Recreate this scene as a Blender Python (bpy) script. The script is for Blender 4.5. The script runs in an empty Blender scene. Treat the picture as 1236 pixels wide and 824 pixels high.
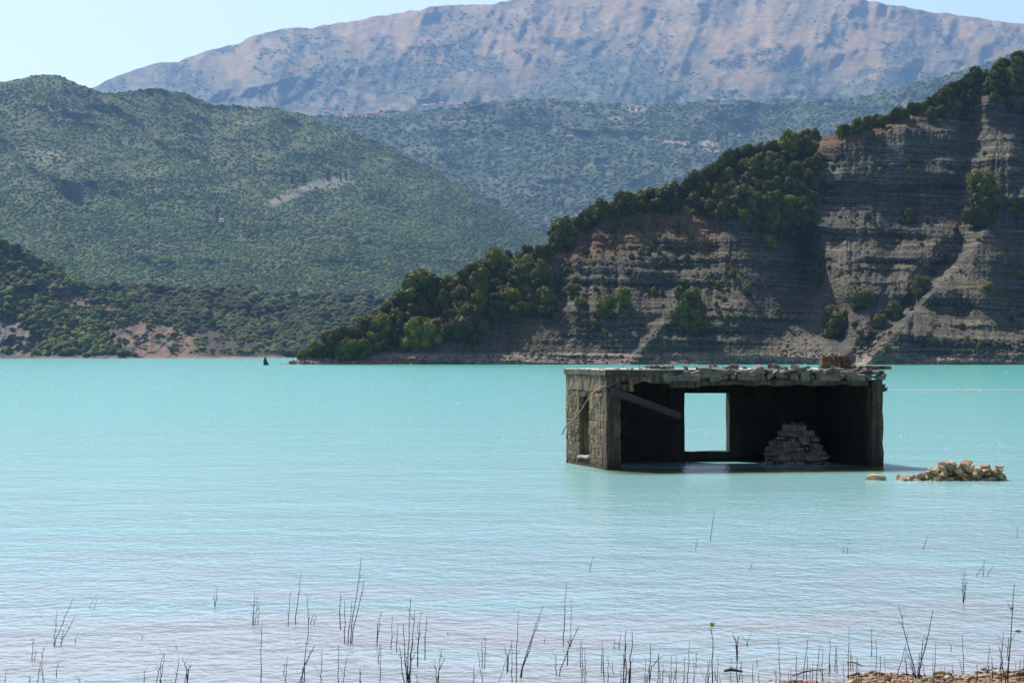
import bpy, bmesh, math, random
import numpy as np
from mathutils import Vector, Matrix, Euler
rad = math.radians
SC = bpy.context.scene
COL = SC.collection

# ------------------------------------------------------------------ camera
F, CX, HY, HC = 2907.0, 618.0, 426.0, 2.8      # focal length in photo pixels, image centre, horizon row, eye height
cam_d = bpy.data.cameras.new('camera')
cam = bpy.data.objects.new('camera', cam_d)
COL.objects.link(cam)
cam_d.sensor_width = 36.0
cam_d.lens = 36.0 * F / 1236.0
cam_d.shift_y = (HY - 412.0) / 1236.0
cam_d.clip_start = 0.3
cam_d.clip_end = 40000
cam.location = (0, 0, HC)
cam.rotation_euler = (rad(90), 0, 0)
SC.camera = cam

# ------------------------------------------------------------------ sky, sun, exposure
SUN = Vector((-0.37, 0.54, 0.755)).normalized()
EL = math.asin(SUN.z)
AZ = math.atan2(SUN.x, SUN.y)
world = bpy.data.worlds.new('World')
SC.world = world
world.use_nodes = True
wn = world.node_tree
sky = wn.nodes.new('ShaderNodeTexSky')
sky.sky_type = 'NISHITA'
sky.sun_disc = False
sky.sun_elevation = EL
sky.sun_rotation = AZ
sky.altitude = 300
sky.air_density = 1.0
sky.dust_density = 2.4
sky.ozone_density = 2.0
bg = wn.nodes['Background']
bg.inputs['Strength'].default_value = 0.095
wn.links.new(sky.outputs[0], bg.inputs['Color'])
sd = bpy.data.lights.new('sun', 'SUN')
sd.energy = 4.4
sd.angle = rad(0.53)
sd.color = (1.0, 0.945, 0.86)
so = bpy.data.objects.new('sun', sd)
so.rotation_euler = SUN.to_track_quat('Z', 'Y').to_euler()
so.location = (-300, 300, 800)
COL.objects.link(so)
SC.view_settings.view_transform = 'Standard'
SC.view_settings.look = 'None'
SC.view_settings.exposure = 0.85
SC.view_settings.gamma = 1.0
SC.view_settings.use_curve_mapping = False
cy = SC.cycles
cy.use_denoising = True
try:
    cy.denoiser = 'OPENIMAGEDENOISE'
    cy.denoising_prefilter = 'ACCURATE'
except Exception:
    pass
cy.max_bounces = 6
cy.diffuse_bounces = 2
cy.glossy_bounces = 2
cy.transmission_bounces = 2
cy.volume_bounces = 0
cy.sample_clamp_indirect = 4.0

# ------------------------------------------------------------------ helpers
rng = np.random.default_rng(7)
R = random.Random(11)

def ray(px, py, D):
    """point seen at photo pixel (px, py), D metres ahead"""
    return np.array([(px - CX) / F * D, D, HC + (HY - py) / F * D])

def lerp_table(pts, x):
    p = np.array(pts, float)
    return np.interp(x, p[:, 0], p[:, 1])

_perm = {}
def _tab(seed):
    if seed not in _perm:
        _perm[seed] = np.random.default_rng(seed).random((256, 256))
    return _perm[seed]

def vnoise(x, y, seed=0):
    t = _tab(seed)
    xi = np.floor(x).astype(int); yi = np.floor(y).astype(int)
    fx = x - xi; fy = y - yi
    fx = fx * fx * fx * (fx * (fx * 6 - 15) + 10); fy = fy * fy * fy * (fy * (fy * 6 - 15) + 10)
    a = t[xi & 255, yi & 255]; b = t[(xi + 1) & 255, yi & 255]
    c = t[xi & 255, (yi + 1) & 255]; d = t[(xi + 1) & 255, (yi + 1) & 255]
    return (a * (1 - fx) + b * fx) * (1 - fy) + (c * (1 - fx) + d * fx) * fy

def fbm(x, y, seed=0, octv=5, gain=0.5, lac=2.03):
    s = 0; a = 1; n = 0
    for o in range(octv):
        s = s + a * vnoise(x + 17.3 * o, y + 9.1 * o, seed + o); n += a
        a *= gain; x = x * lac; y = y * lac
    return s / n * 2 - 1                     # about -0.6 .. 0.6

def ridged(x, y, seed=0, octv=4):
    s = 0; a = 1; n = 0
    for o in range(octv):
        v = 1 - np.abs(vnoise(x + 5.3 * o, y + 3.1 * o, seed + o) * 2 - 1); s = s + a * v * v; n += a
        a *= 0.5; x = x * 2.1; y = y * 2.1
    return s / n

def sstep(a, b, x):
    t = np.clip((x - a) / (b - a), 0, 1)
    return t * t * (3 - 2 * t)

def blob(px, py, cx, cy_, rx, ry, ang=0.0, soft=0.5):
    """soft elliptical mask, 1 inside, 0 outside"""
    c, s = math.cos(rad(ang)), math.sin(rad(ang))
    u = ((px - cx) * c + (py - cy_) * s) / rx
    v = (-(px - cx) * s + (py - cy_) * c) / ry
    return 1 - sstep(1 - soft, 1 + soft, np.sqrt(u * u + v * v))

def poly_mask(px, py, poly):
    inside = np.zeros(np.broadcast(px, py).shape, bool)
    n = len(poly); j = n - 1
    for i in range(n):
        xi, yi = poly[i]; xj, yj = poly[j]
        with np.errstate(divide='ignore', invalid='ignore'):
            c = ((yi > py) != (yj > py)) & (px < (xj - xi) * (py - yi) / ((yj - yi) if yj != yi else 1e-9) + xi)
        inside ^= c
        j = i
    return inside

def tag(o, label=None, cat=None, group=None, kind=None):
    if label: o['label'] = label
    if cat: o['category'] = cat
    if group: o['group'] = group
    if kind: o['kind'] = kind
    return o

def link(name, data, mat=None, parent=None):
    o = bpy.data.objects.new(name, data)
    COL.objects.link(o)
    if mat is not None and data is not None and len(data.materials) == 0:
        data.materials.append(mat)
    if parent: o.parent = parent
    return o

def empty(name, loc, rz=0.0):
    o = bpy.data.objects.new(name, None)
    COL.objects.link(o); o.location = loc; o.rotation_euler = (0, 0, rz)
    o.empty_display_size = 0.2
    return o

def np_mesh(name, verts, faces, smooth=True, col=None):
    """verts (n,3), faces (m,3 or 4)"""
    me = bpy.data.meshes.new(name)
    verts = np.ascontiguousarray(verts, np.float32); faces = np.ascontiguousarray(faces, np.int32)
    k = faces.shape[1]
    me.vertices.add(len(verts)); me.vertices.foreach_set('co', verts.ravel())
    me.loops.add(faces.size); me.loops.foreach_set('vertex_index', faces.ravel())
    me.polygons.add(len(faces))
    me.polygons.foreach_set('loop_start', np.arange(0, faces.size, k, dtype=np.int32))
    me.polygons.foreach_set('use_smooth', np.full(len(faces), smooth))
    me.update(calc_edges=True)
    if col is not None:
        a = me.color_attributes.new('albedo', 'FLOAT_COLOR', 'POINT')
        c = np.ones((len(verts), 4), np.float32); c[:, :col.shape[1]] = col
        a.data.foreach_set('color', c.ravel())
    me.validate()
    return me

def grid_faces(nr, nc):
    i = np.arange(nr * nc).reshape(nr, nc)
    return np.stack([i[:-1, :-1], i[:-1, 1:], i[1:, 1:], i[1:, :-1]], -1).reshape(-1, 4)

def bm_mesh(name, bm, smooth=False):
    me = bpy.data.meshes.new(name)
    bm.to_mesh(me); bm.free()
    if smooth:
        me.polygons.foreach_set('use_smooth', [True] * len(me.polygons))
    return me

# ------------------------------------------------------------------ materials
def mat_base(name, rough=0.9, spec=0.2):
    m = bpy.data.materials.new(name); m.use_nodes = True
    nt = m.node_tree; p = nt.nodes['Principled BSDF']
    p.inputs['Roughness'].default_value = rough
    p.inputs['Specular IOR Level'].default_value = spec
    return m, nt, p

def N(nt, t, **kw):
    n = nt.nodes.new(t)
    for k, v in kw.items():
        if k in n.inputs: n.inputs[k].default_value = v
        else: setattr(n, k, v)
    return n

def noise_node(nt, scale, detail=4, rough=0.55, vec=None):
    n = nt.nodes.new('ShaderNodeTexNoise')
    n.inputs['Scale'].default_value = scale; n.inputs['Detail'].default_value = detail
    n.inputs['Roughness'].default_value = rough
    if vec is not None: nt.links.new(vec, n.inputs['Vector'])
    return n

def ramp(nt, fac, stops):
    r = nt.nodes.new('ShaderNodeValToRGB')
    while len(r.color_ramp.elements) < len(stops): r.color_ramp.elements.new(0.5)
    for e, (p, c) in zip(r.color_ramp.elements, stops):
        e.position = p; e.color = (*c, 1) if len(c) == 3 else c
    nt.links.new(fac, r.inputs[0])
    return r

def mix(nt, fac, a, b, mode='MIX'):
    m = nt.nodes.new('ShaderNodeMix'); m.data_type = 'RGBA'; m.blend_type = mode
    for sock, v in ((m.inputs[0], fac), (m.inputs[6], a), (m.inputs[7], b)):
        if hasattr(v, 'is_linked'): nt.links.new(v, sock)
        elif isinstance(v, (int, float)): sock.default_value = v
        else: sock.default_value = (*v, 1)
    return m.outputs[2]

def bump(nt, height, strength, dist, normal=None):
    b = nt.nodes.new('ShaderNodeBump')
    b.inputs['Strength'].default_value = strength; b.inputs['Distance'].default_value = dist
    nt.links.new(height, b.inputs['Height'])
    if normal: nt.links.new(normal, b.inputs['Normal'])
    return b.outputs[0]

def terrain_mat(name, scale, amp=0.35, bump_d=0.0, rough=0.95, beds=False):
    """albedo comes from the mesh's soil and plant cover attribute, grain from noise"""
    m, nt, p = mat_base(name, rough, 0.1)
    at = nt.nodes.new('ShaderNodeAttribute'); at.attribute_name = 'albedo'
    g = nt.nodes.new('ShaderNodeNewGeometry')
    n1 = noise_node(nt, scale, 5, 0.6, g.outputs['Position'])
    r = ramp(nt, n1.outputs[0], [(0.3, (1 - amp,) * 3), (0.7, (1 + amp,) * 3)])
    c = mix(nt, 1.0, at.outputs[0], r.outputs[0], 'MULTIPLY')
    if beds:                                         # thin beds of hard pale and soft dark rock
        mp = nt.nodes.new('ShaderNodeMapping'); mp.inputs['Scale'].default_value = (0.05, 0.03, 1.7); mp.inputs['Rotation'].default_value = (0, rad(1.6), 0)
        nt.links.new(g.outputs['Position'], mp.inputs[0])
        nb_ = noise_node(nt, 1.0, 4, 0.75, mp.outputs[0])
        rb = ramp(nt, nb_.outputs[0], [(0.40, (0.40, 0.41, 0.42)), (0.47, (0.9, 0.9, 0.88)), (0.56, (1.0, 1.0, 0.96)), (0.60, (1.85, 1.78, 1.62))])
        sepc = nt.nodes.new('ShaderNodeSeparateColor'); nt.links.new(at.outputs[0], sepc.inputs[0])
        c = mix(nt, at.outputs['Alpha'], c, mix(nt, 1.0, c, rb.outputs[0], 'MULTIPLY'))
    nt.links.new(c, p.inputs['Base Color'])
    if bump_d:
        nt.links.new(bump(nt, n1.outputs[0], 1.0, bump_d), p.inputs['Normal'])
    return m

def leaf_mat(name, c1, c2, trans=0.25):
    m, nt, p = mat_base(name, 0.7, 0.1)
    oi = nt.nodes.new('ShaderNodeObjectInfo')
    g = nt.nodes.new('ShaderNodeNewGeometry')
    n1 = noise_node(nt, 0.9, 3, 0.6, g.outputs['Position'])
    a = mix(nt, n1.outputs[0], c1, c2)
    v = N(nt, 'ShaderNodeHueSaturation')
    mr = N(nt, 'ShaderNodeMapRange'); mr.inputs['To Min'].default_value = 0.75; mr.inputs['To Max'].default_value = 1.3
    nt.links.new(oi.outputs['Random'], mr.inputs[0])
    nt.links.new(mr.outputs[0], v.inputs['Value']); nt.links.new(a, v.inputs['Color'])
    nt.links.new(v.outputs[0], p.inputs['Base Color'])
    t = nt.nodes.new('ShaderNodeBsdfTranslucent')
    tc = mix(nt, 1.0, v.outputs[0], (1.6, 1.35, 0.4), 'MULTIPLY')
    nt.links.new(tc, t.inputs['Color'])
    ms = nt.nodes.new('ShaderNodeMixShader'); ms.inputs[0].default_value = trans
    nt.links.new(p.outputs[0], ms.inputs[1]); nt.links.new(t.outputs[0], ms.inputs[2])
    nt.links.new(ms.outputs[0], nt.nodes['Material Output'].inputs[0])
    return m

def rock_mat(name, c1, c2, scale=4.0, bd=0.02, rough=0.9, streak=None, tide=False):
    m, nt, p = mat_base(name, rough, 0.25)
    tc = nt.nodes.new('ShaderNodeTexCoord')
    oi = nt.nodes.new('ShaderNodeObjectInfo')
    g = nt.nodes.new('ShaderNodeNewGeometry')
    n1 = noise_node(nt, scale, 6, 0.65, g.outputs['Position'])
    n2 = noise_node(nt, scale * 4.3, 4, 0.6, g.outputs['Position'])
    r = ramp(nt, n1.outputs[0], [(0.32, c1), (0.68, c2)])
    rr = ramp(nt, n2.outputs[0], [(0.35, (0.6,) * 3), (0.65, (1.15,) * 3)])
    c = mix(nt, 1.0, r.outputs[0], rr.outputs[0], 'MULTIPLY')
    v = N(nt, 'ShaderNodeHueSaturation')
    mr = N(nt, 'ShaderNodeMapRange'); mr.inputs['To Min'].default_value = 0.7; mr.inputs['To Max'].default_value = 1.25
    nt.links.new(oi.outputs['Random'], mr.inputs[0]); nt.links.new(mr.outputs[0], v.inputs['Value'])
    nt.links.new(c, v.inputs['Color'])
    out = v.outputs[0]
    if streak:
        mp = nt.nodes.new('ShaderNodeMapping'); mp.inputs['Scale'].default_value = (9, 9, 0.8)
        nt.links.new(g.outputs['Position'], mp.inputs[0])
        n3 = noise_node(nt, 1.0, 4, 0.6, mp.outputs[0])
        rs = ramp(nt, n3.outputs[0], [(0.42, (0, 0, 0)), (0.62, (1, 1, 1))])
        out = mix(nt, rs.outputs[0], out, streak)
    # damp, darker stone just above the water
    sx = nt.nodes.new('ShaderNodeSeparateXYZ'); nt.links.new(g.outputs['Position'], sx.inputs[0])
    if tide:
        zz = nt.nodes.new('ShaderNodeMath'); zz.operation = 'MULTIPLY_ADD'; zz.inputs[1].default_value = -0.5
        nt.links.new(n1.outputs[0], zz.inputs[0]); nt.links.new(sx.outputs[2], zz.inputs[2])
        md = N(nt, 'ShaderNodeMapRange'); md.inputs['From Min'].default_value = -0.12; md.inputs['From Max'].default_value = 0.02
        md.inputs['To Min'].default_value = 0.75; md.inputs['To Max'].default_value = 0
        nt.links.new(zz.outputs[0], md.inputs[0])
        out = mix(nt, md.outputs[0], out, (0.035, 0.024, 0.013))
    nt.links.new(out, p.inputs['Base Color'])
    nt.links.new(bump(nt, n1.outputs[0], 0.6, bd), p.inputs['Normal'])
    return m, nt, p, out, sx

# ------------------------------------------------------------------ water
def make_water():
    m, nt, p = mat_base('lake_water', 0.16, 0.5)
    g = nt.nodes.new('ShaderNodeNewGeometry')
    sx = nt.nodes.new('ShaderNodeSeparateXYZ'); nt.links.new(g.outputs['Position'], sx.inputs[0])
    # silt content falls away from the near bank
    mpn = nt.nodes.new('ShaderNodeMapping'); mpn.inputs['Scale'].default_value = (0.16, 0.35, 1)
    nt.links.new(g.outputs['Position'], mpn.inputs[0])
    nz = noise_node(nt, 1.0, 4, 0.6, mpn.outputs[0])
    lg = nt.nodes.new('ShaderNodeMath'); lg.operation = 'LOGARITHM'; lg.inputs[1].default_value = 10
    nt.links.new(sx.outputs[1], lg.inputs[0])
    ad = nt.nodes.new('ShaderNodeMath'); ad.operation = 'MULTIPLY_ADD'
    ad.inputs[1].default_value = 0.5
    nt.links.new(nz.outputs[0], ad.inputs[0]); nt.links.new(lg.outputs[0], ad.inputs[2])
    mr = N(nt, 'ShaderNodeMapRange'); mr.inputs['From Min'].default_value = 1.38; mr.inputs['From Max'].default_value = 3.0
    nt.links.new(ad.outputs[0], mr.inputs[0])
    r = ramp(nt, mr.outputs[0], [(0.0, (0.33, 0.30, 0.30)), (0.13, (0.32, 0.34, 0.35)), (0.22, (0.27, 0.40, 0.42)),
                                 (0.38, (0.245, 0.48, 0.47)), (0.62, (0.17, 0.50, 0.455)), (0.95, (0.115, 0.475, 0.42))])
    # olive shallows in front of the ruin, its dark reflection put into the colour
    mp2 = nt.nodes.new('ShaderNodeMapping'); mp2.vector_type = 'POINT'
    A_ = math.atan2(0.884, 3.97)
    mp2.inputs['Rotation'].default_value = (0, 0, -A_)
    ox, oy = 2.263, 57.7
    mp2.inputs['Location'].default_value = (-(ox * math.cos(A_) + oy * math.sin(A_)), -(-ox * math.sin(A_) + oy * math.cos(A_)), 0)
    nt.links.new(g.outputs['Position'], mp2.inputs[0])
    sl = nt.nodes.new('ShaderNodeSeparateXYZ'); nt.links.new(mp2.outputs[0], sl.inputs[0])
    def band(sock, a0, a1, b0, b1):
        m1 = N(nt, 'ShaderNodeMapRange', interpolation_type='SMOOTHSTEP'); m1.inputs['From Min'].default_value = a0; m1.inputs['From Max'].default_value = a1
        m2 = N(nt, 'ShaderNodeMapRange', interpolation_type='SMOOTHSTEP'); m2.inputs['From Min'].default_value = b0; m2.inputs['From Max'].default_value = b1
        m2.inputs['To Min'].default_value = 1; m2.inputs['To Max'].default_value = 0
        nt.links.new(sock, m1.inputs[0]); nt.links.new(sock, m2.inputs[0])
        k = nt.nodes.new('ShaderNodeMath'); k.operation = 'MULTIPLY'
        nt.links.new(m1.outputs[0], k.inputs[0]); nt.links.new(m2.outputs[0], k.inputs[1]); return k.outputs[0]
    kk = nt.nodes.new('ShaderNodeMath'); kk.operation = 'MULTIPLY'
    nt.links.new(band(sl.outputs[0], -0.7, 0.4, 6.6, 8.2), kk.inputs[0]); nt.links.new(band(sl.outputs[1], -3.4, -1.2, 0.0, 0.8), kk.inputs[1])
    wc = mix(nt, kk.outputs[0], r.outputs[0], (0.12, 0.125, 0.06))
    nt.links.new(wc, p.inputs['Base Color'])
    # ripples: three wave lengths, elongated along the wave crests
    hs = None
    for sc_, ang, amp in (((1.9, 1.5), 14, 0.022), ((5.0, 3.6), -22, 0.020), ((11, 8), 18, 0.010), ((0.7, 0.7), 25, 0.028), ((0.16, 0.2), 12, 0.06)):
        mp = nt.nodes.new('ShaderNodeMapping'); mp.inputs['Rotation'].default_value = (0, 0, rad(ang))
        mp.inputs['Scale'].default_value = (sc_[0], sc_[1], 1)
        nt.links.new(g.outputs['Position'], mp.inputs[0])
        n = noise_node(nt, 1.0, 2, 0.5, mp.outputs[0])
        k = nt.nodes.new('ShaderNodeMath'); k.operation = 'MULTIPLY'; k.inputs[1].default_value = amp
        nt.links.new(n.outputs[0], k.inputs[0])
        if hs is None: hs = k.outputs[0]
        else:
            a = nt.nodes.new('ShaderNodeMath'); a.operation = 'ADD'
            nt.links.new(hs, a.inputs[0]); nt.links.new(k.outputs[0], a.inputs[1]); hs = a.outputs[0]
    nt.links.new(bump(nt, hs, 1.0, 1.0), p.inputs['Normal'])
    ys = np.concatenate([np.linspace(-60, 14, 12), np.geomspace(15, 11500, 160)])
    xs = np.concatenate([-np.geomspace(6500, 20, 30), np.linspace(-18, 18, 30), np.geomspace(20, 6500, 30)])
    Y, X = np.meshgrid(ys, xs, indexing='ij')
    v = np.stack([X, Y, np.zeros_like(X)], -1).reshape(-1, 3)
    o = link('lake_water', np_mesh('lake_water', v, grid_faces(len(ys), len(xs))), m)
    tag(o, 'milky turquoise lake water with small wind ripples', kind='structure')
make_water()
v = [(-6500, -80, -7), (6500, -80, -7), (6500, 11500, -7), (-6500, 11500, -7)]
mm, nt_, p_ = mat_base('lakebed_silt'); p_.inputs['Base Color'].default_value = (0.2, 0.18, 0.14, 1)
tag(link('lakebed', np_mesh('lakebed', v, [(0, 1, 2, 3)]), mm), 'silty lake bed under the water', kind='structure')

# ------------------------------------------------------------------ far terrain: one surface per range of hills
class Hill:
    def __init__(s, name, sky_pts, base_pts, D0, D1, px0, px1, step, rows, relief, seed, power=1.0, back=1.0):
        s.name, s.seed = name, seed
        px = np.arange(px0, px1 + step, step, dtype=float)
        t = np.linspace(0, 1, rows)
        P, T = np.meshgrid(px, t)                       # rows x cols
        ysky = lerp_table(sky_pts, P) + 2.0 * fbm(P / 22, P * 0 + 0.5, seed + 40, 4) * 2
        ybase = lerp_table(base_pts, P)
        y = ybase + (ysky - ybase) * T
        D = D0 + (D1 - D0) * T ** power
        rel, rsx, rsy, shear = relief
        u = (P + shear * y) / rsx; w = y / rsy
        rr = ridged(u, w, seed, 5) - 0.5
        f2 = fbm(u * 3, w * 3, seed + 20, 4)
        D = D - (rr * rel + f2 * rel * 0.25) * sstep(0, 0.15, T)
        s.P, s.y, s.D = P, y, D
        s.px, s.rows, s.step = px, rows, step
        X = (P - CX) / F * D; Z = HC + (HY - y) / F * D
        # far side of the ridge, dropping away out of sight
        nb = 6
        XB, YB, ZB = [], [], []
        for k in range(1, nb + 1):
            dd = D[-1] + (D1 - D0) * back * k / nb * 0.8
            XB.append((px - CX) / F * dd); YB.append(dd); ZB.append(Z[-1] * (1 - (k / nb) ** 1.3) - 8 * (k / nb))
        XA = np.vstack([X, XB]); YA = np.vstack([D, YB]); ZA = np.vstack([Z, ZB])
        s.X, s.Y, s.Z = X, D, Z
        s.V = np.stack([XA, YA, ZA], -1); s.F = grid_faces(rows + nb, len(px))
        s.nb = nb
    def build(s, colfn, mat, label):
        c = colfn(s.P, s.y)
        c = np.concatenate([c, np.repeat(c[-1:], s.nb, 0)], 0)
        me = np_mesh(s.name, s.V.reshape(-1, 3), s.F[:, ::-1] * 1, True, c.reshape(-1, 3))
        me.flip_normals() if False else None
        return tag(link(s.name, me, mat), label, kind='structure')
    def at(s, px, py):
        """surface point seen at a pixel"""
        ci = np.clip((px - s.px[0]) / s.step, 0, len(s.px) - 1.001); c = int(ci)
        col = s.y[:, c]
        r = int(np.argmin(np.abs(col - py)))
        D = s.D[r, c]
        return ray(px, s.y[r, c], D), D

def C3(*c): return np.array(c, float)
def blend(c, m, col):
    return c * (1 - m[..., None]) + np.array(col) * m[..., None]

# base ico lumps for scattered scrub
def ico(sub, seed, rough=0.25):
    bm = bmesh.new(); bmesh.ops.create_icosphere(bm, subdivisions=sub, radius=1)
    r = random.Random(seed)
    for vv in bm.verts: vv.co *= 1 + r.uniform(-rough, rough)
    V = np.array([v_.co[:] for v_ in bm.verts]); Fc = np.array([[q.index for q in f.verts] for f in bm.faces]); bm.free()
    return V, Fc

def scatter(name, pts, sizes, cols, label, mat, sub=1, tall=0.8, seed=1, dome=False):
    """many low shrubs joined into one mesh"""
    protos = [ico(sub, seed + k, 0.28) for k in range(5)]
    if dome:                                         # the underside is in the ground: leave it out
        protos = [(V, Fc[(V[Fc][:, :, 2].max(1) > 0.05)]) for V, Fc in protos]
    g = np.random.default_rng(seed)
    Vs, Fs, Cs = [], [], []; off = 0
    which = g.integers(0, 5, len(pts)); ang = g.uniform(0, 6.28, len(pts))
    for k in range(5):
        idx = np.where(which == k)[0]
        if len(idx) == 0: continue
        V, Fc = protos[k]; n = len(V)
        ca, sa = np.cos(ang[idx]), np.sin(ang[idx])
        x = V[None, :, 0] * ca[:, None] - V[None, :, 1] * sa[:, None]
        y = V[None, :, 0] * sa[:, None] + V[None, :, 1] * ca[:, None]
        z = np.repeat(V[None, :, 2], len(idx), 0) * tall
        s_ = sizes[idx][:, None]
        W = np.stack([x * s_ + pts[idx, 0, None], y * s_ + pts[idx, 1, None], z * s_ + pts[idx, 2, None] + s_ * 0.25], -1)
        Vs.append(W.reshape(-1, 3))
        Fs.append((Fc[None] + (np.arange(len(idx)) * n)[:, None, None]).reshape(-1, 3) + off)
        Cs.append(np.repeat(cols[idx], n, 0)); off += len(idx) * n
    me = np_mesh(name, np.concatenate(Vs), np.concatenate(Fs), True, np.concatenate(Cs))
    return tag(link(name, me, mat), label, kind='stuff')

def hill_scatter(h, n, smin, smax, dens, colfn, name, label, mat, sub=1, tall=0.8, seed=5, tmin=0.02, power=2.0):
    """n candidates spread evenly over the part of the hill the camera side shows; dens() thins them"""
    g = np.random.default_rng(seed)
    r = g.random(n) * (1 - tmin) + tmin; c = g.random(n)
    ri = r * (h.rows - 1); ci = c * (len(h.px) - 1)
    r0 = np.minimum(ri.astype(int), h.rows - 2); c0 = np.minimum(ci.astype(int), len(h.px) - 2)
    fr, fc = (ri - r0)[:, None], (ci - c0)[:, None]
    V = h.V
    P = (V[r0, c0] * (1 - fr) * (1 - fc) + V[r0 + 1, c0] * fr * (1 - fc) + V[r0, c0 + 1] * (1 - fr) * fc + V[r0 + 1, c0 + 1] * fr * fc)
    px = CX + P[:, 0] / P[:, 1] * F; py = HY - (P[:, 2] - HC) / P[:, 1] * F
    keep = g.random(n) < dens(px, py)
    P, px, py = P[keep], px[keep], py[keep]
    s_ = (smin + (smax - smin) * g.random(len(P)) ** power)
    cols = colfn(px, py, g)
    return scatter(name, P, s_, cols, label, mat, sub, tall, seed, True)

SCRUB = terrain_mat('scrub_foliage', 0.12, 0.35)
def greens(base, var=0.35, olive=(0.12, 0.12, 0.05)):
    def f(px, py, g):
        n = len(px)
        c = np.array(base)[None] * (1 + var * (g.random((n, 1)) * 2 - 1)) * (1 + 0.9 * fbm(px / 38, py / 15, 901, 4))[:, None]
        m = (g.random((n, 1)) < 0.22) * g.random((n, 1))
        return c * (1 - m) + np.array(olive)[None] * m
    return f

# --- the high bare mountain at the back
MOUNT = Hill('far_mountain', [(-500, 190), (-100, 165), (60, 128), (100, 110), (120, 103), (160, 85), (190, 76), (215, 75), (250, 62), (300, 46), (340, 35),
                           (380, 32), (440, 22), (500, 12), (540, 6), (600, 3), (640, -4), (700, -12), (800, -16), (900, -14), (980, -10),
                           (1040, -1), (1060, 3), (1100, 10), (1150, 17), (1200, 25), (1236, 28), (1350, 44), (1700, 90)],
             [(-500, 210), (1700, 200)], 6400, 9300, -480, 1700, 2.5, 150, (620, 150, 210, 0.35), 3, 0.9, 0.5)
def mount_col(P, y):
    c = np.zeros(P.shape + (3,)) + C3(0.20, 0.125, 0.052)
    n = fbm(P / 60, y / 30, 61, 5); n2 = fbm(P / 9, y / 7, 66, 4)
    low = sstep(40, 120, y - 10 * n * 3 + 12 * np.sin(P / 55))
    c = blend(c, np.clip(low * 0.95 + n2 * 0.9 * low, 0, 1), (0.032, 0.045, 0.026))
    c = blend(c, sstep(0.12, 0.3, n2 + 0.3 * n) * 0.5, (0.25, 0.185, 0.105))
    return c
def mount_dens0(px, py):
    n = fbm(px / 42, py / 26, 71, 4); m = sstep(0.04, 0.2, n) * 0.8
    for cx, cy_, rx, ry, a in ((225, 95, 30, 14, 20), (370, 60, 40, 16, 60), (380, 105, 45, 22, 0), (545, 60, 45, 30, 20), (500, 90, 50, 22, 0), (560, 25, 45, 16, 0),
                               (780, 70, 40, 18, 40), (860, 18, 40, 13, 0), (800, 40, 22, 6, 60), (1035, 22, 30, 8, 50), (1130, 38, 35, 14, 40), (1225, 50, 30, 14, 30), (740, 100, 90, 30, 0)):
        m = np.maximum(m, blob(px, py, cx, cy_, rx, ry, a, 0.6) * 0.9)
    return m * (0.35 + 0.65 * sstep(10, 60, py)) * np.clip(0.3 + 2.2 * sstep(-.1, .2, fbm(px / 9, py / 7, 77, 3)), 0, 1)
_mc = mount_col
mount_col = lambda P, y: blend(_mc(P, y), np.clip(mount_dens0(P, y) * 1.1, 0, 0.9), (0.032, 0.044, 0.024))
MOUNT.build(mount_col, terrain_mat('mountain_ground', 0.02, 0.3, 6.0), 'high bare brown mountain with thin grass and pale rock behind the hills')
def mount_dens(px, py):
    n = fbm(px / 42, py / 26, 71, 4); m = sstep(0.04, 0.2, n) * 0.8
    for cx, cy_, rx, ry, a in ((225, 95, 30, 14, 20), (370, 60, 40, 16, 60), (380, 105, 45, 22, 0), (545, 60, 45, 30, 20), (500, 90, 50, 22, 0), (560, 25, 45, 16, 0),
                               (780, 70, 40, 18, 40), (860, 18, 40, 13, 0), (800, 40, 22, 6, 60), (1035, 22, 30, 8, 50), (1130, 38, 35, 14, 40), (1225, 50, 30, 14, 30), (740, 100, 90, 30, 0)):
        m = np.maximum(m, blob(px, py, cx, cy_, rx, ry, a, 0.6) * 0.9)
    return np.clip(mount_dens0(px, py), 0, 1)
hill_scatter(MOUNT, 80000, 1.8, 7.0, mount_dens, greens((0.05, 0.065, 0.03)), 'mountain_scrub',
             'scattered dark bushes and trees on the slopes of the bare mountain', SCRUB, 1, 0.32, 31, power=2.5)

# --- the village ridge
VILL = Hill('village_hill', [(200, 165), (330, 148), (380, 140), (430, 139), (460, 136), (520, 131), (560, 125), (620, 121), (700, 122), (760, 126), (820, 125), (870, 122),
                              (950, 122), (1000, 121), (1060, 113), (1100, 102), (1140, 91), (1200, 72), (1300, 40), (1500, 10)],
            [(200, 400), (1500, 400)], 3100, 5300, 220, 1480, 2.0, 170, (260, 120, 130, -0.6), 103, 0.85, 0.4)
def vill_col(P, y):
    n = fbm(P / 30, y / 12, 161, 5); n2 = fbm(P / 7, y / 3.5, 166, 3)
    c = np.zeros(P.shape + (3,)) + C3(0.032, 0.048, 0.018)
    c = blend(c, sstep(0.05, 0.3, n + 0.6 * n2), (0.046, 0.062, 0.022))
    c = blend(c, sstep(0.22, 0.35, n2 + 0.4 * n) * 0.35, (0.17, 0.15, 0.09))
    for cx, cy_, rx, ry, a in ((768, 130, 12, 5, 0), (850, 173, 16, 3, 5), (860, 182, 20, 2, 5), (740, 143, 10, 2, 5), (815, 172, 30, 1.3, 6), (560, 147, 30, 2, -3), (700, 165, 20, 1, 5), (1170, 160, 10, 3, 0)):
        c = blend(c, blob(P, y, cx, cy_, rx, ry, a, 0.5) * 0.8, (0.42, 0.30, 0.22))
    return c
_vc = vill_col
vill_col = lambda P, y: blend(_vc(P, y), np.clip(0.5 + 1.6 * fbm(P / 22, y / 9, 171, 4), 0, 0.8) * 0.8 * (y < 500), (0.034, 0.052, 0.018))
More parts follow.
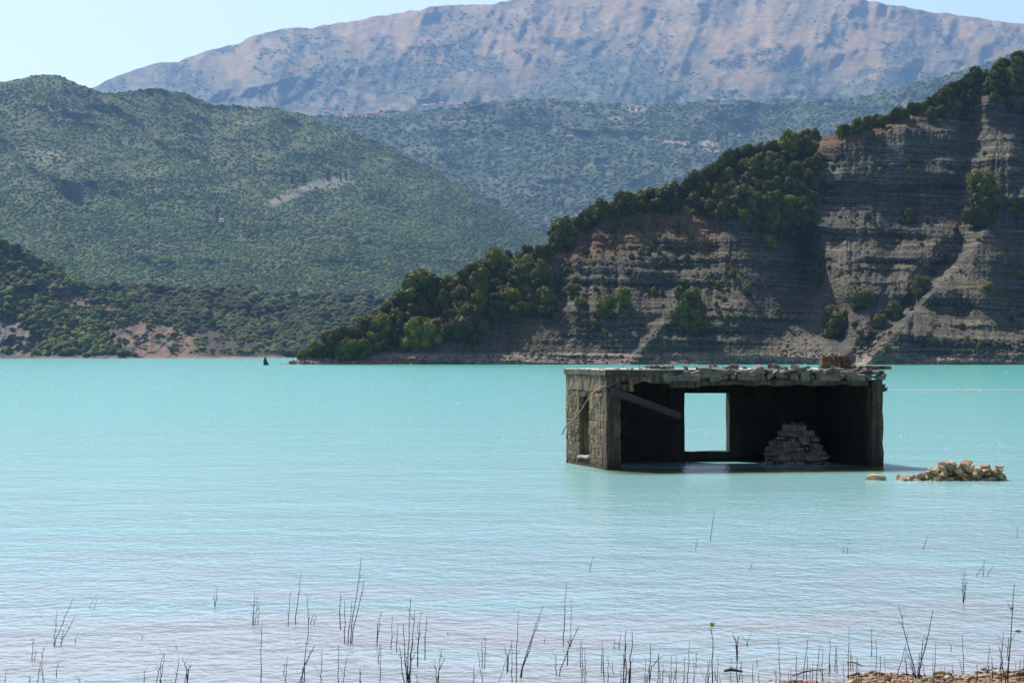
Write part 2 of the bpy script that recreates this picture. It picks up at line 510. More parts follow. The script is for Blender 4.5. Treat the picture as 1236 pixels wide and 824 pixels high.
VILL.build(vill_col, terrain_mat('ridge_ground', 0.05, 0.3, 2.0), 'long wooded ridge with a village on its crest below the mountain')
def vill_dens(px, py):
    d = 0.75 + 0.8 * fbm(px / 22, py / 9, 171, 4)
    for cx, cy_, rx, ry in ((768, 130, 12, 5), (850, 173, 16, 3)): d = d * (1 - blob(px, py, cx, cy_, rx, ry))
    return np.clip(d, 0.08, 1)
hill_scatter(VILL, 56000, 2.2, 6.0, vill_dens, greens((0.056, 0.080, 0.014), olive=(0.13, 0.15, 0.025)), 'ridge_woodland',
             'mixed woodland and scrub covering the ridge below the village', SCRUB, 1, 0.5, 32, power=2.2)

# --- the green hill on the left
MID = Hill('green_hill', [(-400, 150), (-150, 118), (-60, 108), (0, 99), (30, 94), (60, 89), (75, 93), (105, 105), (125, 113), (150, 111), (180, 108), (195, 106), (230, 116), (255, 126),
                        (285, 129), (310, 128), (340, 131), (370, 139), (390, 149), (440, 163), (480, 182), (520, 202), (560, 226), (600, 250), (640, 272), (700, 310), (760, 350)],
           [(-400, 395), (0, 395), (400, 392), (700, 400), (760, 402)], 2050, 3500, -380, 760, 1.6, 190, (190, 170, 190, -0.9), 203, 0.9, 0.5)
def mid_col(P, y):
    n = fbm(P / 40, y / 16, 261, 5); n2 = fbm(P / 6, y / 3, 266, 3)
    c = np.zeros(P.shape + (3,)) + C3(0.050, 0.068, 0.013)
    c = blend(c, sstep(0.0, 0.25, n + 0.5 * n2), (0.047, 0.068, 0.016))
    c = blend(c, sstep(0.2, 0.34, n2 + 0.3 * n) * 0.4 * sstep(300, 200, y), (0.16, 0.14, 0.08))
    patch = np.maximum(blob(P, y, 352, 235, 34, 5, -22, 0.4), blob(P, y, 395, 222, 28, 6, -6, 0.5))
    patch = np.maximum(patch, np.maximum(blob(P, y, 300, 149, 28, 1.6, 0), blob(P, y, 415, 165, 20, 1.6, 22)))
    patch = np.maximum(patch, np.maximum(blob(P, y, 245, 162, 26, 3, -4) * 0.6, blob(P, y, 235, 194, 26, 2, -8) * 0.6))
    patch = np.maximum(patch, np.maximum(blob(P, y, 60, 130, 35, 4, 2) * 0.6, blob(P, y, 60, 187, 45, 8, 8) * 0.5))
    c = blend(c, np.clip(patch * 0.75, 0, 1), (0.21, 0.19, 0.15))
    for cx, cy_, rx in ((60, 150, 50), (130, 178, 40), (340, 220, 26), (440, 217, 20), (250, 215, 40)):
        c = blend(c, blob(P, y, cx, cy_, rx, 1.3, 4) * 0.8, (0.035, 0.045, 0.02))
    return c
_dc = mid_col
mid_col = lambda P, y: blend(_dc(P, y), np.clip(0.35 + 1.6 * fbm(P / 26, y / 11, 271, 4) + 0.4 * sstep(190, 290, y), 0, 0.85) * 0.8 * (1 - blob(P, y, 375, 228, 60, 12, -14, 0.4)), (0.032, 0.054, 0.012))
MID.build(mid_col, terrain_mat('hill_ground', 0.08, 0.3, 1.5), 'broad green scrub covered hill on the left')
def mid_dens(px, py):
    d = 0.72 + 0.7 * fbm(px / 26, py / 11, 271, 4) + 0.3 * sstep(190, 290, py)
    d = d * (1 - blob(px, py, 352, 235, 36, 5, -22, 0.4)) * (1 - blob(px, py, 395, 222, 28, 6, -6, 0.5))
    return np.clip(d, 0.06, 1)
hill_scatter(MID, 98000, 0.9, 2.8, mid_dens, greens((0.066, 0.096, 0.013), olive=(0.13, 0.155, 0.022)), 'hill_scrub',
             'low evergreen scrub covering the green hill on the left', SCRUB, 1, 0.55, 33, power=2.0)

# --- the wooded valley side along the far shore
VAL = Hill('wooded_slope', [(-300, 352), (0, 352), (100, 346), (200, 347), (260, 353), (300, 350), (350, 358), (400, 359), (470, 363), (520, 372), (600, 385), (700, 400)],
           [(-300, 436), (700, 436)], 1400, 1640, -280, 700, 1.6, 80, (40, 60, 40, -0.4), 303, 1.0, 0.4)
def val_col(P, y):
    c = np.zeros(P.shape + (3,)) + C3(0.016, 0.024, 0.007)
    n = fbm(P / 20, y / 10, 361, 4)
    c = blend(c, sstep(0.0, 0.3, n), (0.04, 0.052, 0.016))
    return blend(c, sstep(429.5, 431, y), (0.3, 0.24, 0.18))
VAL.build(val_col, terrain_mat('slope_ground', 0.1, 0.3, 1.0), 'low wooded slope along the far shore')
hill_scatter(VAL, 20000, 1.8, 4.8, lambda px, py: np.clip(0.75 + fbm(px / 15, py / 8, 371, 3), 0.2, 1) * (py < 430), greens((0.023, 0.035, 0.006), olive=(0.075, 0.085, 0.012)),
             'valley_woodland', 'dense evergreen woodland on the slope behind the far shore', SCRUB, 1, 0.85, 34, tmin=0.05)

# --- nearer headland on the left with bare pinkish banks
LEFT = Hill('left_headland', [(-400, 200), (-200, 235), (-60, 268), (0, 290), (35, 303), (55, 318), (75, 328), (95, 340), (113, 348), (140, 358), (170, 372), (200, 384), (225, 392), (255, 399), (300, 407), (330, 417), (350, 427), (365, 434)],
            [(-400, 438), (365, 438)], 1310, 1460, -380, 364, 0.9, 140, (26, 34, 30, 0.2), 403, 1.0, 0.6)
# the bare banks are cut steep: push the bank top back less, i.e. bring the face forward
pat = lambda P, y: np.maximum.reduce([blob(P, y, 185, 412, 55, 20, 8, 0.4), blob(P, y, 10, 412, 34, 28, 0, 0.4), blob(P, y, 90, 362, 26, 9, 22, 0.5), blob(P, y, 130, 372, 18, 6, 15, 0.5),
                                      blob(P, y, 278, 414, 48, 17, 10, 0.25), blob(P, y, 310, 424, 30, 10, 8, 0.25), blob(P, y, 225, 425, 40, 9, 10, 0.3), blob(P, y, 40, 350, 12, 4, 0)])
def left_col(P, y):
    n = fbm(P / 14, y / 7, 461, 5); n2 = fbm(P / 4, y / 3, 466, 3)
    c = np.zeros(P.shape + (3,)) + C3(0.05, 0.06, 0.026)
    c = blend(c, sstep(0.05, 0.3, n + 0.4 * n2), (0.10, 0.085, 0.05))
    m = np.clip(pat(P, y) * 1.3 + n * 0.5, 0, 1) * (pat(P, y) > 0.05)
    pink = np.zeros(P.shape + (3,)) + C3(0.135, 0.088, 0.058)
    pink = blend(pink, sstep(0, 0.25, n2), (0.11, 0.085, 0.068))
    pink = blend(pink, sstep(60, 20, P), (0.12, 0.11, 0.09))
    pink = blend(pink, sstep(225, 255, P), (0.04, 0.03, 0.022))  # dark brown rock, with the steep bank's shade put into the colour
    c = c * (1 - m[..., None]) + pink * m[..., None]
    return blend(c, sstep(429.5, 431, y + n * 1.5), (0.15, 0.11, 0.08))
m_ = LEFT
steep = blob(LEFT.P, LEFT.y, 275, 414, 55, 14, 8, 0.4)
for A in (LEFT.V,):
    pass
LEFT.build(left_col, terrain_mat('headland_ground', 0.15, 0.35, 0.8), 'wooded headland on the left with bare pinkish banks at the water')
hill_scatter(LEFT, 14000, 0.9, 2.9, lambda px, py: np.clip(0.8 + 0.9 * fbm(px / 14, py / 8, 471, 3), 0.15, 1) * (1 - 0.93 * np.clip(pat(px, py) * 1.6, 0, 1)) * (py < 429),
             greens((0.05, 0.068, 0.01), olive=(0.13, 0.135, 0.02)), 'headland_scrub', 'evergreen bushes and small trees covering the left headland', SCRUB, 2, 0.9, 35, tmin=0.03)

# ------------------------------------------------------------------ the layered cliff hill on the right
RIDGE = [(335, 441.5), (345, 439), (360, 433), (380, 428), (400, 422), (430, 405), (460, 388), (480, 378), (505, 366), (540, 345), (600, 320), (655, 304), (672, 290), (700, 270), (740, 252), (790, 238),
         (825, 230), (850, 212), (900, 190), (930, 182), (980, 167), (1030, 158), (1080, 142), (1130, 122), (1180, 98), (1225, 78), (1236, 74), (1300, 60), (1450, 40)]
CL_STEP = 1.2
cpx = np.arange(336, 1450 + CL_STEP, CL_STEP)
NR = 340
D_SH = lerp_table([(336, 592), (400, 588), (520, 585), (700, 583), (1040, 581), (1236, 581), (1450, 590)], cpx)
hr = np.zeros_like(cpx)
Dr = D_SH + 60
for _ in range(6):
    hr = HC + (HY - lerp_table(RIDGE, cpx)) / F * Dr
    hr = np.maximum(hr, 0.25)
    Dr = D_SH + hr * 1.25
T = np.linspace(0, 1, NR)[:, None]
Hh = -1.0 + (hr[None] + 1.0) * T                     # height of each row
Pc = np.repeat(cpx[None], NR, 0)
# first guess of the pixel row of each vertex, for placing features
Dg = D_SH[None] + Hh * 1.2
Yc = HY - (Hh - HC) / Dg * F
cot = 1.42 + 0.0 * Hh
nlow = fbm(Pc / 55, Yc / 30, 501, 4)
cot += nlow * 0.7
def setc(m, v):
    global cot
    cot = cot * (1 - m) + v * m
# steep faces (they fall into shade), then ledges
setc(np.maximum(blob(Pc, Yc, 1080, 177, 92, 14, -3, 0.15), blob(Pc, Yc, 1065, 219, 105, 15, 0, 0.15)), 0.12)
setc(blob(Pc, Yc, 1195, 115, 60, 24, -15, 0.25), 0.3)
setc(blob(Pc, Yc, 1208, 330, 42, 62, 0, 0.25), 0.7)
setc(blob(Pc, Yc, 920, 320, 50, 52, 20, 0.25), 0.75)
setc(blob(Pc, Yc, 1210, 205, 22, 24, 0, 0.3), 0.35)
setc(blob(Pc, Yc, 1165, 362, 55, 12, 2, 0.3), 0.42)
setc(blob(Pc, Yc, 1130, 423, 70, 4, 1, 0.3), 0.2)
setc(blob(Pc, Yc, 780, 418, 60, 7, 2, 0.3), 0.45)
setc(blob(Pc, Yc, 750, 329, 85, 5, 4, 0.3), 0.2)
setc(blob(Pc, Yc, 880, 335, 45, 5, 3, 0.3), 0.3)
setc(blob(Pc, Yc, 1065, 198, 100, 2.4, 0, 0.3), 3.5)
# thin beds: hard layers stand up, soft ones lie back; dip is gentle to the right
dip = Hh + (Pc - 700) * 0.2 * 0.035 + 0.5 * fbm(Pc / 90, Yc / 60, 511, 3)
bedn = vnoise(dip * 0.62, dip * 0 + 0.5 + Pc / 240, 521) + 0.6 * vnoise(dip * 1.7, Pc / 150, 522)
edge = sstep(0.84, 1.0, bedn)
rocky = np.clip(sstep(640, 690, Pc) * (0.55 + 0.6 * sstep(-0.2, 0.25, fbm(Pc / 70, Yc / 40, 531, 3))), 0, 1)
rocky = np.maximum(rocky, blob(Pc, Yc, 1080, 280, 110, 60, 0, 0.3)); rocky = np.maximum(rocky, blob(Pc, Yc, 1150, 385, 95, 45, 0, 0.3))
scree = np.maximum.reduce([blob(Pc, Yc, 1005, 345, 16, 75, 28, 0.4), blob(Pc, Yc, 970, 418, 30, 18, 0, 0.4), blob(Pc, Yc, 1085, 350, 10, 90, 42, 0.4) * 0.8])
rocky *= (1 - scree)
cot = cot * (1 - rocky * 0.9) + rocky * 0.9 * (cot * (0.03 + 1.75 * (1 - edge)))
shoreband = sstep(-0.2, 0.1, Hh) * (1 - sstep(2.0, 2.6, Hh))
cot = cot * (1 - shoreband) + shoreband * (0.15 + 2.8 * (vnoise(dip * 3.3, Pc / 300, 541) > 0.5))
cot = np.clip(cot, 0.05, 4.0)
dh = np.diff(Hh, axis=0, prepend=Hh[:1])
G = np.zeros_like(Hh)
for r_ in range(1, NR):                              # the slope always works back to its general angle
    G[r_] = G[r_ - 1] + cot[r_] * dh[r_] + (1.38 * Hh[r_] - G[r_ - 1]) * dh[r_] / 9.0
# smooth the integral sideways a little so that faces hang together
k = np.exp(-np.linspace(-2, 2, 31) ** 2); k /= k.sum()
Gs = np.apply_along_axis(lambda a: np.convolve(np.pad(a, 15, 'edge'), k, 'valid'), 1, G)
G = Gs * 0.4 + G * 0.6
def hollow(x0, x1, x2, depth, y0, y1, lean):
    xx = Pc + (Yc - (y0 + y1) / 2) * lean
    return depth * sstep(x0, x1, xx) * (1 - sstep(x1, x2, xx)) * sstep(y0 - 25, y0 + 25, Yc) * (1 - sstep(y1 - 25, y1 + 12, Yc))
G += hollow(865, 985, 1022, 19, 270, 420, -0.35)
G += hollow(1165, 1245, 1300, 17, 250, 405, -0.15)
G += hollow(655, 672, 690, 3, 330, 400, 0.2)
# buttresses and gullies that run down the face
edge_x = lambda y: np.interp(y, [200, 310, 440], [1240, 1160, 1036])
lat = Pc - edge_x(Yc)
G -= 7.0 * sstep(-4, 10, lat) * sstep(230, 330, Yc)
G += 3.0 * np.exp(-((lat + 14) / 12) ** 2) * sstep(230, 320, Yc)
G -= 6.0 * np.exp(-((Pc - 1190 + (Yc - 130) * 0.12) / 13) ** 2) * sstep(100, 130, Yc) * (1 - sstep(200, 240, Yc))
G += 2.0 * np.exp(-((Pc - (985 - (Yc - 300) * 0.25)) / 20) ** 2) * sstep(280, 340, Yc) * (1 - sstep(405, 430, Yc))
G -= 3.0 * blob(Pc, Yc, 870, 385, 60, 45, 0, 0.5)
G -= 3.0 * np.exp(-((Pc - 795 + (Yc - 400) * 0.9) / 10) ** 2) * sstep(375, 395, Yc)
G += 2.6 * fbm(Pc / 36, Yc / 60, 551, 5) * sstep(0, 3, Hh)
gul = ridged(Pc / 26 + 0.3 * nlow, Yc / 130, 561, 3)
G += 2.6 * (gul - 0.5) * sstep(2, 8, Hh) * sstep(600, 700, Pc)
G += 0.5 * fbm(Pc / 6, Yc / 5, 571, 3) * (1 - 0.6 * rocky) * sstep(0, 2, Hh) + 0.28 * fbm(Pc / 2.3, Yc / 1.8, 575, 2) * sstep(0, 2, Hh)
# low jagged beach at the water's edge
Hh2 = Hh + 0.0
Dc = D_SH[None] + G
Xc = (Pc - CX) / F * Dc
# keep the skyline where the photograph has it
ysk = lerp_table(RIDGE, cpx) + 1.6 * fbm(cpx / 12, cpx * 0, 581, 3) * 2
targ = HC + (HY - ysk) / F * Dc[-1]
sc_h = np.maximum(targ, 0.2) / hr
Zc = np.where(Hh > 0, Hh * (1 + (sc_h[None] - 1) * sstep(0, 0.35, T)), Hh)
Yc2 = HY - (Zc - HC) / Dc * F
nb = 14
bx, by, bz = [], [], []
for k_ in range(1, nb + 1):
    q = k_ / nb; dd = Dc[-1] + 130 * q
    bx.append(Xc[-1] + (60 * q)); by.append(dd); bz.append(Zc[-1] * (1 - q ** 1.4 * 1.05) - 1 * q)
CV = np.stack([np.vstack([Xc, bx]), np.vstack([Dc, by]), np.vstack([Zc, bz])], -1)
n1 = fbm(Pc / 20, Yc / 10, 601, 4); n2 = fbm(Pc / 4, Yc / 3, 605, 3)
cc = np.zeros(Pc.shape + (3,)) + C3(0.066, 0.063, 0.050)
cc = blend(cc, sstep(0.9, 1.1, bedn) * 0.8, (0.045, 0.043, 0.04))
cc = blend(cc, (vnoise(dip * 5.1, Pc / 60, 524) > 0.72) * 0.5, (0.13, 0.12, 0.095))
cc = blend(cc, sstep(0.0, 0.3, n1 + 0.3 * n2) * 0.5 * (Yc > 250), (0.085, 0.07, 0.042))
soil = np.clip(sstep(28, 4, Yc - lerp_table(RIDGE, Pc)) + blob(Pc, Yc, 830, 270, 40, 25, 30, 0.4) + blob(Pc, Yc, 740, 285, 70, 18, -18, 0.4), 0, 1)
cc = blend(cc, soil * 0.8, (0.13, 0.07, 0.038))
cc = blend(cc, scree * 0.85, (0.115, 0.096, 0.070))
lowm = (1 - sstep(2.2, 3.2, Hh + 0.6 * n2))
cc = blend(cc, lowm * 0.85, (0.22, 0.18, 0.15))
cc = blend(cc, (vnoise(dip * 7, Pc / 90, 525) > 0.62) * lowm * 0.6, (0.09, 0.075, 0.065))
cc = blend(cc, sstep(600, 480, Pc) * lowm * 0.7, (0.24, 0.16, 0.10))
cc = blend(cc, sstep(690, 650, Pc) * (1 - lowm) * 0.6, (0.07, 0.055, 0.03))
cc = np.clip(cc * (1 + 0.35 * n2[..., None] + 0.1 * rng.standard_normal(Pc.shape)[..., None]), 0.03, 0.6)
bedm = np.clip(0.25 + 0.65 * rocky + 0.25 * n1, 0.1, 0.9) * (1 - 0.6 * scree) * (1 - 0.6 * soil) * sstep(560, 660, Pc)
ccb = np.concatenate([cc, np.zeros((nb,) + cc.shape[1:]) + C3(0.12, 0.11, 0.06)], 0)
ccb = np.concatenate([ccb, np.concatenate([bedm, np.zeros((nb,) + bedm.shape[1:])], 0)[..., None]], -1)
tag(link('cliff_hill', np_mesh('cliff_hill', CV.reshape(-1, 3), grid_faces(NR + nb, len(cpx))[:, ::-1], False, ccb.reshape(-1, 4)),
         terrain_mat('cliff_rock', 0.9, 0.3, 0.3, beds=True)), 'steep hillside of thin grey rock layers falling to the lake', kind='structure')

def cliff_at(px, py):
    c = int(np.clip((px - cpx[0]) / CL_STEP, 0, len(cpx) - 1))
    col = Yc2[:, c]
    vis = np.minimum.accumulate(col)
    r = int(np.argmax(vis <= py)) if (vis <= py).any() else NR - 1
    return Vector((Xc[r, c], Dc[r, c], Zc[r, c])), Dc[r, c]

# ------------------------------------------------------------------ trees of the cliff hill
LEAF = [leaf_mat('holm_oak_leaves', (0.020, 0.026, 0.004), (0.108, 0.108, 0.012), 0.12),
        leaf_mat('bright_leaves', (0.055, 0.066, 0.006), (0.19, 0.19, 0.015), 0.2),
        leaf_mat('yellowing_leaves', (0.12, 0.09, 0.018), (0.20, 0.14, 0.03), 0.3),
        leaf_mat('grey_scrub_leaves', (0.07, 0.08, 0.016), (0.15, 0.15, 0.03), 0.2)]
BARK, *_r = rock_mat('bark', (0.06, 0.045, 0.035), (0.12, 0.095, 0.075), 6, 0.02)

def crown_mesh(name, seed, lobes, per, leaf, tall=1.0, ragged=0.25):
    """unit crown (radius about 1, base at 0): leaf faces round many overlapping limbs' clumps"""
    g = np.random.default_rng(seed)
    V, Fc = [], []; off = 0
    core, cf = ico(1, seed, 0.2)
    for i in range(lobes):
        a = g.uniform(0, 6.283); rr = math.sqrt(g.random()) * 0.62; z = g.uniform(0.28, 1.35) * tall
        w = 1 - 0.55 * max(0, z / tall - 0.75) / 0.6
        cxx, cyy = rr * w * math.cos(a), rr * w * math.sin(a)
        r = g.uniform(0.17, 0.40) * (1 + ragged * g.uniform(-1, 1))
        c0 = np.array([cxx, cyy, z])
        V.append(core * r * 0.72 + c0); Fc.append(np.c_[cf, cf[:, 2]] + off); off += len(core)
        d = g.standard_normal((per, 3)); d /= np.linalg.norm(d, axis=1)[:, None]
        c = c0 + d * (r * g.uniform(0.72, 1.12, per))[:, None]
        e1 = np.cross(d, g.standard_normal((per, 3))); e1 /= np.linalg.norm(e1, axis=1)[:, None]
        nn = d * 1.5 + g.standard_normal((per, 3)) * 0.45
        e2 = np.cross(nn, e1); e2 /= np.linalg.norm(e2, axis=1)[:, None]
        s = leaf * g.uniform(0.6, 1.4, per)[:, None]
        q = np.stack([c - e1 * s, c + e2 * s * 0.6, c + e1 * s, c - e2 * s * 0.6], 1).reshape(-1, 3)
        V.append(q); Fc.append(np.arange(per * 4).reshape(-1, 4) + off); off += per * 4
    V = np.concatenate(V); Fc = np.concatenate(Fc)
    tri = Fc[:, 2] == Fc[:, 3]
    me = bpy.data.meshes.new(name)
    me.from_pydata(V.tolist(), [], [tuple(f[:3]) if t else tuple(f) for f, t in zip(Fc.tolist(), tri)])
    me.update()
    return me

def tube(bm, pts, radii, seg=6):
    rings = []
    for i, (p, r) in enumerate(zip(pts, radii)):
        p = Vector(p)
        d = (Vector(pts[min(i + 1, len(pts) - 1)]) - Vector(pts[max(i - 1, 0)])).normalized()
        a = d.orthogonal().normalized(); b = d.cross(a)
        rings.append([bm.verts.new(p + a * (r * math.cos(t * 2 * math.pi / seg)) + b * (r * math.sin(t * 2 * math.pi / seg))) for t in range(seg)])
    for r0, r1 in zip(rings, rings[1:]):
        for i in range(seg):
            bm.faces.new((r0[i], r0[(i + 1) % seg], r1[(i + 1) % seg], r1[i]))
    bm.faces.new(rings[0][::-1]); bm.faces.new(rings[-1])

def trunk_mesh(name, seed):
    r = random.Random(seed); bm = bmesh.new()
    tube(bm, [(0, 0, -0.35), (0.02, 0, 0.1), (0.05, 0.03, 0.45), (0.03, 0.05, 0.8)], [0.09, 0.075, 0.06, 0.03])
    for k in range(5):
        a = r.uniform(0, 6.28); z = r.uniform(0.2, 0.5)
        tube(bm, [(0.03, 0.01, z), (0.25 * math.cos(a), 0.25 * math.sin(a), z + 0.22), (0.5 * math.cos(a), 0.5 * math.sin(a), z + 0.55)], [0.045, 0.03, 0.012], 5)
    return bm_mesh(name, bm, True)

CROWN = [crown_mesh('crown_dense_%d' % k, 50 + k, 26, 85, 0.085, (1.0, 1.15, 0.9, 1.0, 1.3)[k]) for k in range(5)]
BUSH = [crown_mesh('crown_bush_%d' % k, 70 + k, 12, 60, 0.12, 0.75) for k in range(3)]
TRUNK = [trunk_mesh('trunk_%d' % k, k) for k in range(3)]
_cache = {}
def mesh_with(me, mat):
    key = (me.name, mat.name)
    if key not in _cache:
        c = me.copy(); c.materials.clear(); c.materials.append(mat); _cache[key] = c
    return _cache[key]

TREES = []
def tree(px, py, r_px, label, group=None, mi=0, name='oak_tree', cat='tree', tall=None, kind=None, sink=0.25, off=0.0):
    """tree whose crown is centred at the pixel, r_px wide each way, rooted on the slope below it"""
    base, D = cliff_at(px, min(py + r_px * 0.55, 439.5))
    r = r_px * (1.18 if r_px > 5 else 1.0) / F * D
    root = empty(name, base, R.uniform(0, 6.28))
    ps = kind or ('big' if r_px > 9 else 'bush')
    cm = R.choice(CROWN) if ps == 'big' else R.choice(BUSH)
    c = link('crown', mesh_with(cm, LEAF[mi]), None, root)
    th = tall or R.uniform(0.92, 1.15)
    c.scale = (r * R.uniform(0.95, 1.1), r * R.uniform(0.95, 1.1), r * th)
    c.location.z = -sink * r
    if ps == 'big':
        t = link('trunk', mesh_with(R.choice(TRUNK), BARK), None, root)
        t.scale = (r, r, r * th); t.location.z = -0.1 * r
    tag(root, label, cat, group)
    TREES.append((root, px, py, r_px, mi, group))
    return root

LAND = []
def relabel(things, land, what, near=9, far=60):
    """labels that place each of many alike plants by the nearest thing one can point to"""
    seen = {}
    for o, x, y, w in things:
        c = sorted(land, key=lambda l: (l[0] - x) ** 2 + (l[1] - y) ** 2)[0]
        dx, dy = x - c[0], y - c[1]; d = math.hypot(dx, dy)
        v = 'above' if dy < -0.38 * d else 'below' if dy > 0.38 * d else ''
        h = 'left' if dx < -0.38 * d else 'right' if dx > 0.38 * d else ''
        side = (v + ('-' if v and h else '') + (h + ' of' if h else '')) or 'beside'
        dist = 'just' if d < near else '' if d < far * .45 else 'well' if d < far else 'far'
        seen.setdefault((w, dist, side, c[2]), []).append((o, x, y))
    for (w, dist, side, nm), L_ in seen.items():
        L_.sort(key=lambda t: t[1])
        n = len(L_)
        for i, (o, x, y) in enumerate(L_):
            pos = '' if n == 1 else (('left one', 'right one')[i] if n == 2 else ('leftmost' if i == 0 else 'rightmost' if i == n - 1 else ('second', 'third', 'fourth', 'fifth', 'sixth', 'seventh', 'eighth', 'ninth', 'tenth')[min(i - 1, 8)] + ' from left'))
            o['label'] = ' '.join(f"{w} {what} {dist} {side} the {nm}{', ' + pos if pos else ''}".split())

# trees one can single out (centre x, centre y, radius, label, leaf kind)
SINGLE = [
 (833, 385, 22, 'rounded dark tree alone low on the cliff above the ruin roof', 0),
 (826, 356, 12, 'small green tree directly above the lone rounded tree on the cliff', 0),
 (1187, 232, 24, 'bright topped tree on the cliff spur at the right edge', 1),
 (1184, 262, 22, 'dark lower tree right under the bright topped one on the right spur', 0),
 (1014, 393, 21, 'dark green tree in the gully above the bricks on the roof', 0),
 (1042, 362, 16, 'paler olive tree up right of the dark gully tree', 3),
 (989, 337, 14, 'round tree on the edge of the big shaded hollow', 0),
 (1099, 262, 10, 'small dark tree in the middle of the layered cliff face', 0),
 (1110, 350, 11, 'olive bush on the diagonal spur, upper one', 3),
 (1080, 378, 13, 'olive bush on the diagonal spur, lower one', 3),
 (804, 245, 20, 'round dark tree standing apart on the reddish crest', 0),
 (756, 248, 18, 'dark tree on the crest left of the round one', 0),
 (680, 282, 21, 'dark tree where the crest steps up from the grove', 0),
 (505, 356, 27, 'tallest dark tree of the grove near the point', 0),
 (404, 398, 15, 'dark upright tree near the tip of the point', 0),
 (385, 418, 11, 'low bright bush leaning over the tip of the point', 1),
 (413, 424, 11, 'pale green bush at the waterline right of the tip', 1),
 (366, 423, 9, 'outermost small bush at the tip of the point', 1),
 (733, 372, 14, 'yellow green bush on the open slope, left of a pair', 1),
 (752, 362, 11, 'green bush on the open slope, right of a pair', 1),
 (690, 348, 9, 'yellowish bush beside the dark grove', 2),
 (933, 268, 15, 'brightest yellow green tree at the foot of the large grove', 1),
 (568, 385, 20, 'grey green tree at the front of the left grove', 0),
 (560, 398, 20, 'tree hanging over the shaded rock notch at the left grove', 0),
 (884, 330, 8, 'yellow flowering bush above the grey buttress', 2),
 (941, 377, 7, 'small yellow bush on the edge of the shaded hollow', 2),
 (928, 292, 10, 'bright low bush under the brightest tree of the large grove', 1),
 (1005, 380, 13, 'green tree pressed against the left of the dark gully tree', 1),
 (1062, 388, 10, 'olive bush low on the pale chute right of the gully trees', 3),
 (1116, 345, 10, 'greenish bush right of the upper spur bush', 1),
 (1195, 345, 8, 'small yellow green bush in the shade of the right buttress', 1),
 (1232, 330, 7, 'small bright bush at the right edge in the shade', 1),
 (1098, 240, 7, 'narrow tuft growing up the crack above the mid face tree', 3),
 (1222, 250, 10, 'bush leaning right of the bright topped spur tree', 1),
 (903, 350, 9, 'olive bush on the slope left of the shaded hollow', 3),
 (866, 345, 8, 'olive bush above the grey rounded buttress', 3),
 (700, 365, 8, 'small olive bush beside the yellowish one', 3),
 (790, 352, 7, 'small green bush between the pair and the lone rounded tree', 1),
 (1228, 78, 13, 'highest tree on the skyline at the right edge', 0),
 (1178, 88, 12, 'rounded tree standing up on the upper right skyline', 0),
]
for x, y, r, lab, mi in SINGLE:
    tree(x, y, r, lab, None, mi, 'oak_tree' if r > 11 else 'bush', 'tree' if r > 11 else 'bush')

def fill(poly, n, rmin, rmax, label, group, mis=(0, 0, 0, 1), mind=0.75, name='oak_tree', cat='tree', seed=1):
    g = random.Random(seed); pts = []
    xs = [p[0] for p in poly]; ys = [p[1] for p in poly]; tries = 0
    P_ = [(a, b) for a, b in poly]
    while len(pts) < n and tries < 6000:
        tries += 1
        x, y, r = g.uniform(min(xs), max(xs)), g.uniform(min(ys), max(ys)), g.uniform(rmin, rmax)
        if not poly_mask(np.array([x]), np.array([y]), P_)[0]: continue
        if any((x - a) ** 2 + (y - b) ** 2 < (mind * (r + c) * 0.72) ** 2 for a, b, c in pts): continue
        pts.append((x, y, r))
    for x, y, r in pts:
        tree(x, y, r, label, group, g.choice(mis), name, cat)

fill([(378, 414), (400, 408), (430, 395), (470, 372), (500, 350), (540, 338), (600, 316), (652, 302), (664, 330), (660, 368), (640, 378), (600, 386), (575, 400), (535, 408), (500, 414), (460, 424), (420, 428), (385, 426)],
     110, 9, 19, 'dark evergreen oak in the thick grove on the left part of the point', 'oaks of the grove on the point', (0, 0, 0, 0, 1), 0.7, seed=3)
fill([(832, 232), (850, 206), (900, 186), (960, 172), (985, 172), (990, 200), (984, 240), (975, 270), (950, 285), (900, 268), (865, 258), (838, 250)],
     75, 8, 18, 'evergreen oak in the large grove below the crest, left of the shaded cliff', 'oaks of the large grove', (0, 0, 0, 1), 0.7, seed=4)
g_ = random.Random(9); x = 668
while x < 1300:
    y = float(lerp_table(RIDGE, x)); r = g_.uniform(5.5, 10.5)
    if not (985 < x < 1010):
        tree(x, y + 1 - g_.uniform(0, 4), r, 'small evergreen tree in the row along the crest of the cliff hill', 'trees along the crest', g_.choice((0, 0, 0, 1, 3)), kind='big')
    x += g_.uniform(4.5, 9)
x = 660
while x < 840:
    tree(x, float(lerp_table(RIDGE, x)) + g_.uniform(-2, 5), g_.uniform(8, 13), 'small evergreen tree in the row along the crest of the cliff hill', 'trees along the crest', 0, kind='big')
    x += g_.uniform(9, 15)
fill([(1130, 118), (1180, 95), (1236, 78), (1236, 125), (1205, 130), (1195, 112), (1175, 118), (1165, 140), (1120, 140)], 30, 6, 10,
     'small dark tree on the shaded slope under the upper right crest', 'trees under the upper crest', (0, 0, 0, 3), 0.7, seed=6)
# small tufts and bushes dotted over the open rock
for poly, n, s_ in (([(665, 300), (860, 290), (905, 330), (930, 400), (690, 405), (668, 380)], 140, 21), ([(990, 250), (1236, 250), (1236, 425), (1050, 425), (990, 320)], 95, 22),
                 ([(690, 275), (850, 250), (870, 285), (690, 300)], 26, 23), ([(990, 185), (1170, 190), (1236, 150), (1236, 215), (990, 212)], 22, 24)):
    fill(poly, n, 2.2, 5.4, 'low tuft of scrub rooted in the layered rock slope', 'scrub tufts on the rock slope', (0, 3, 3, 2, 1, 1), 1.0, 'scrub_tuft', 'shrub', s_)

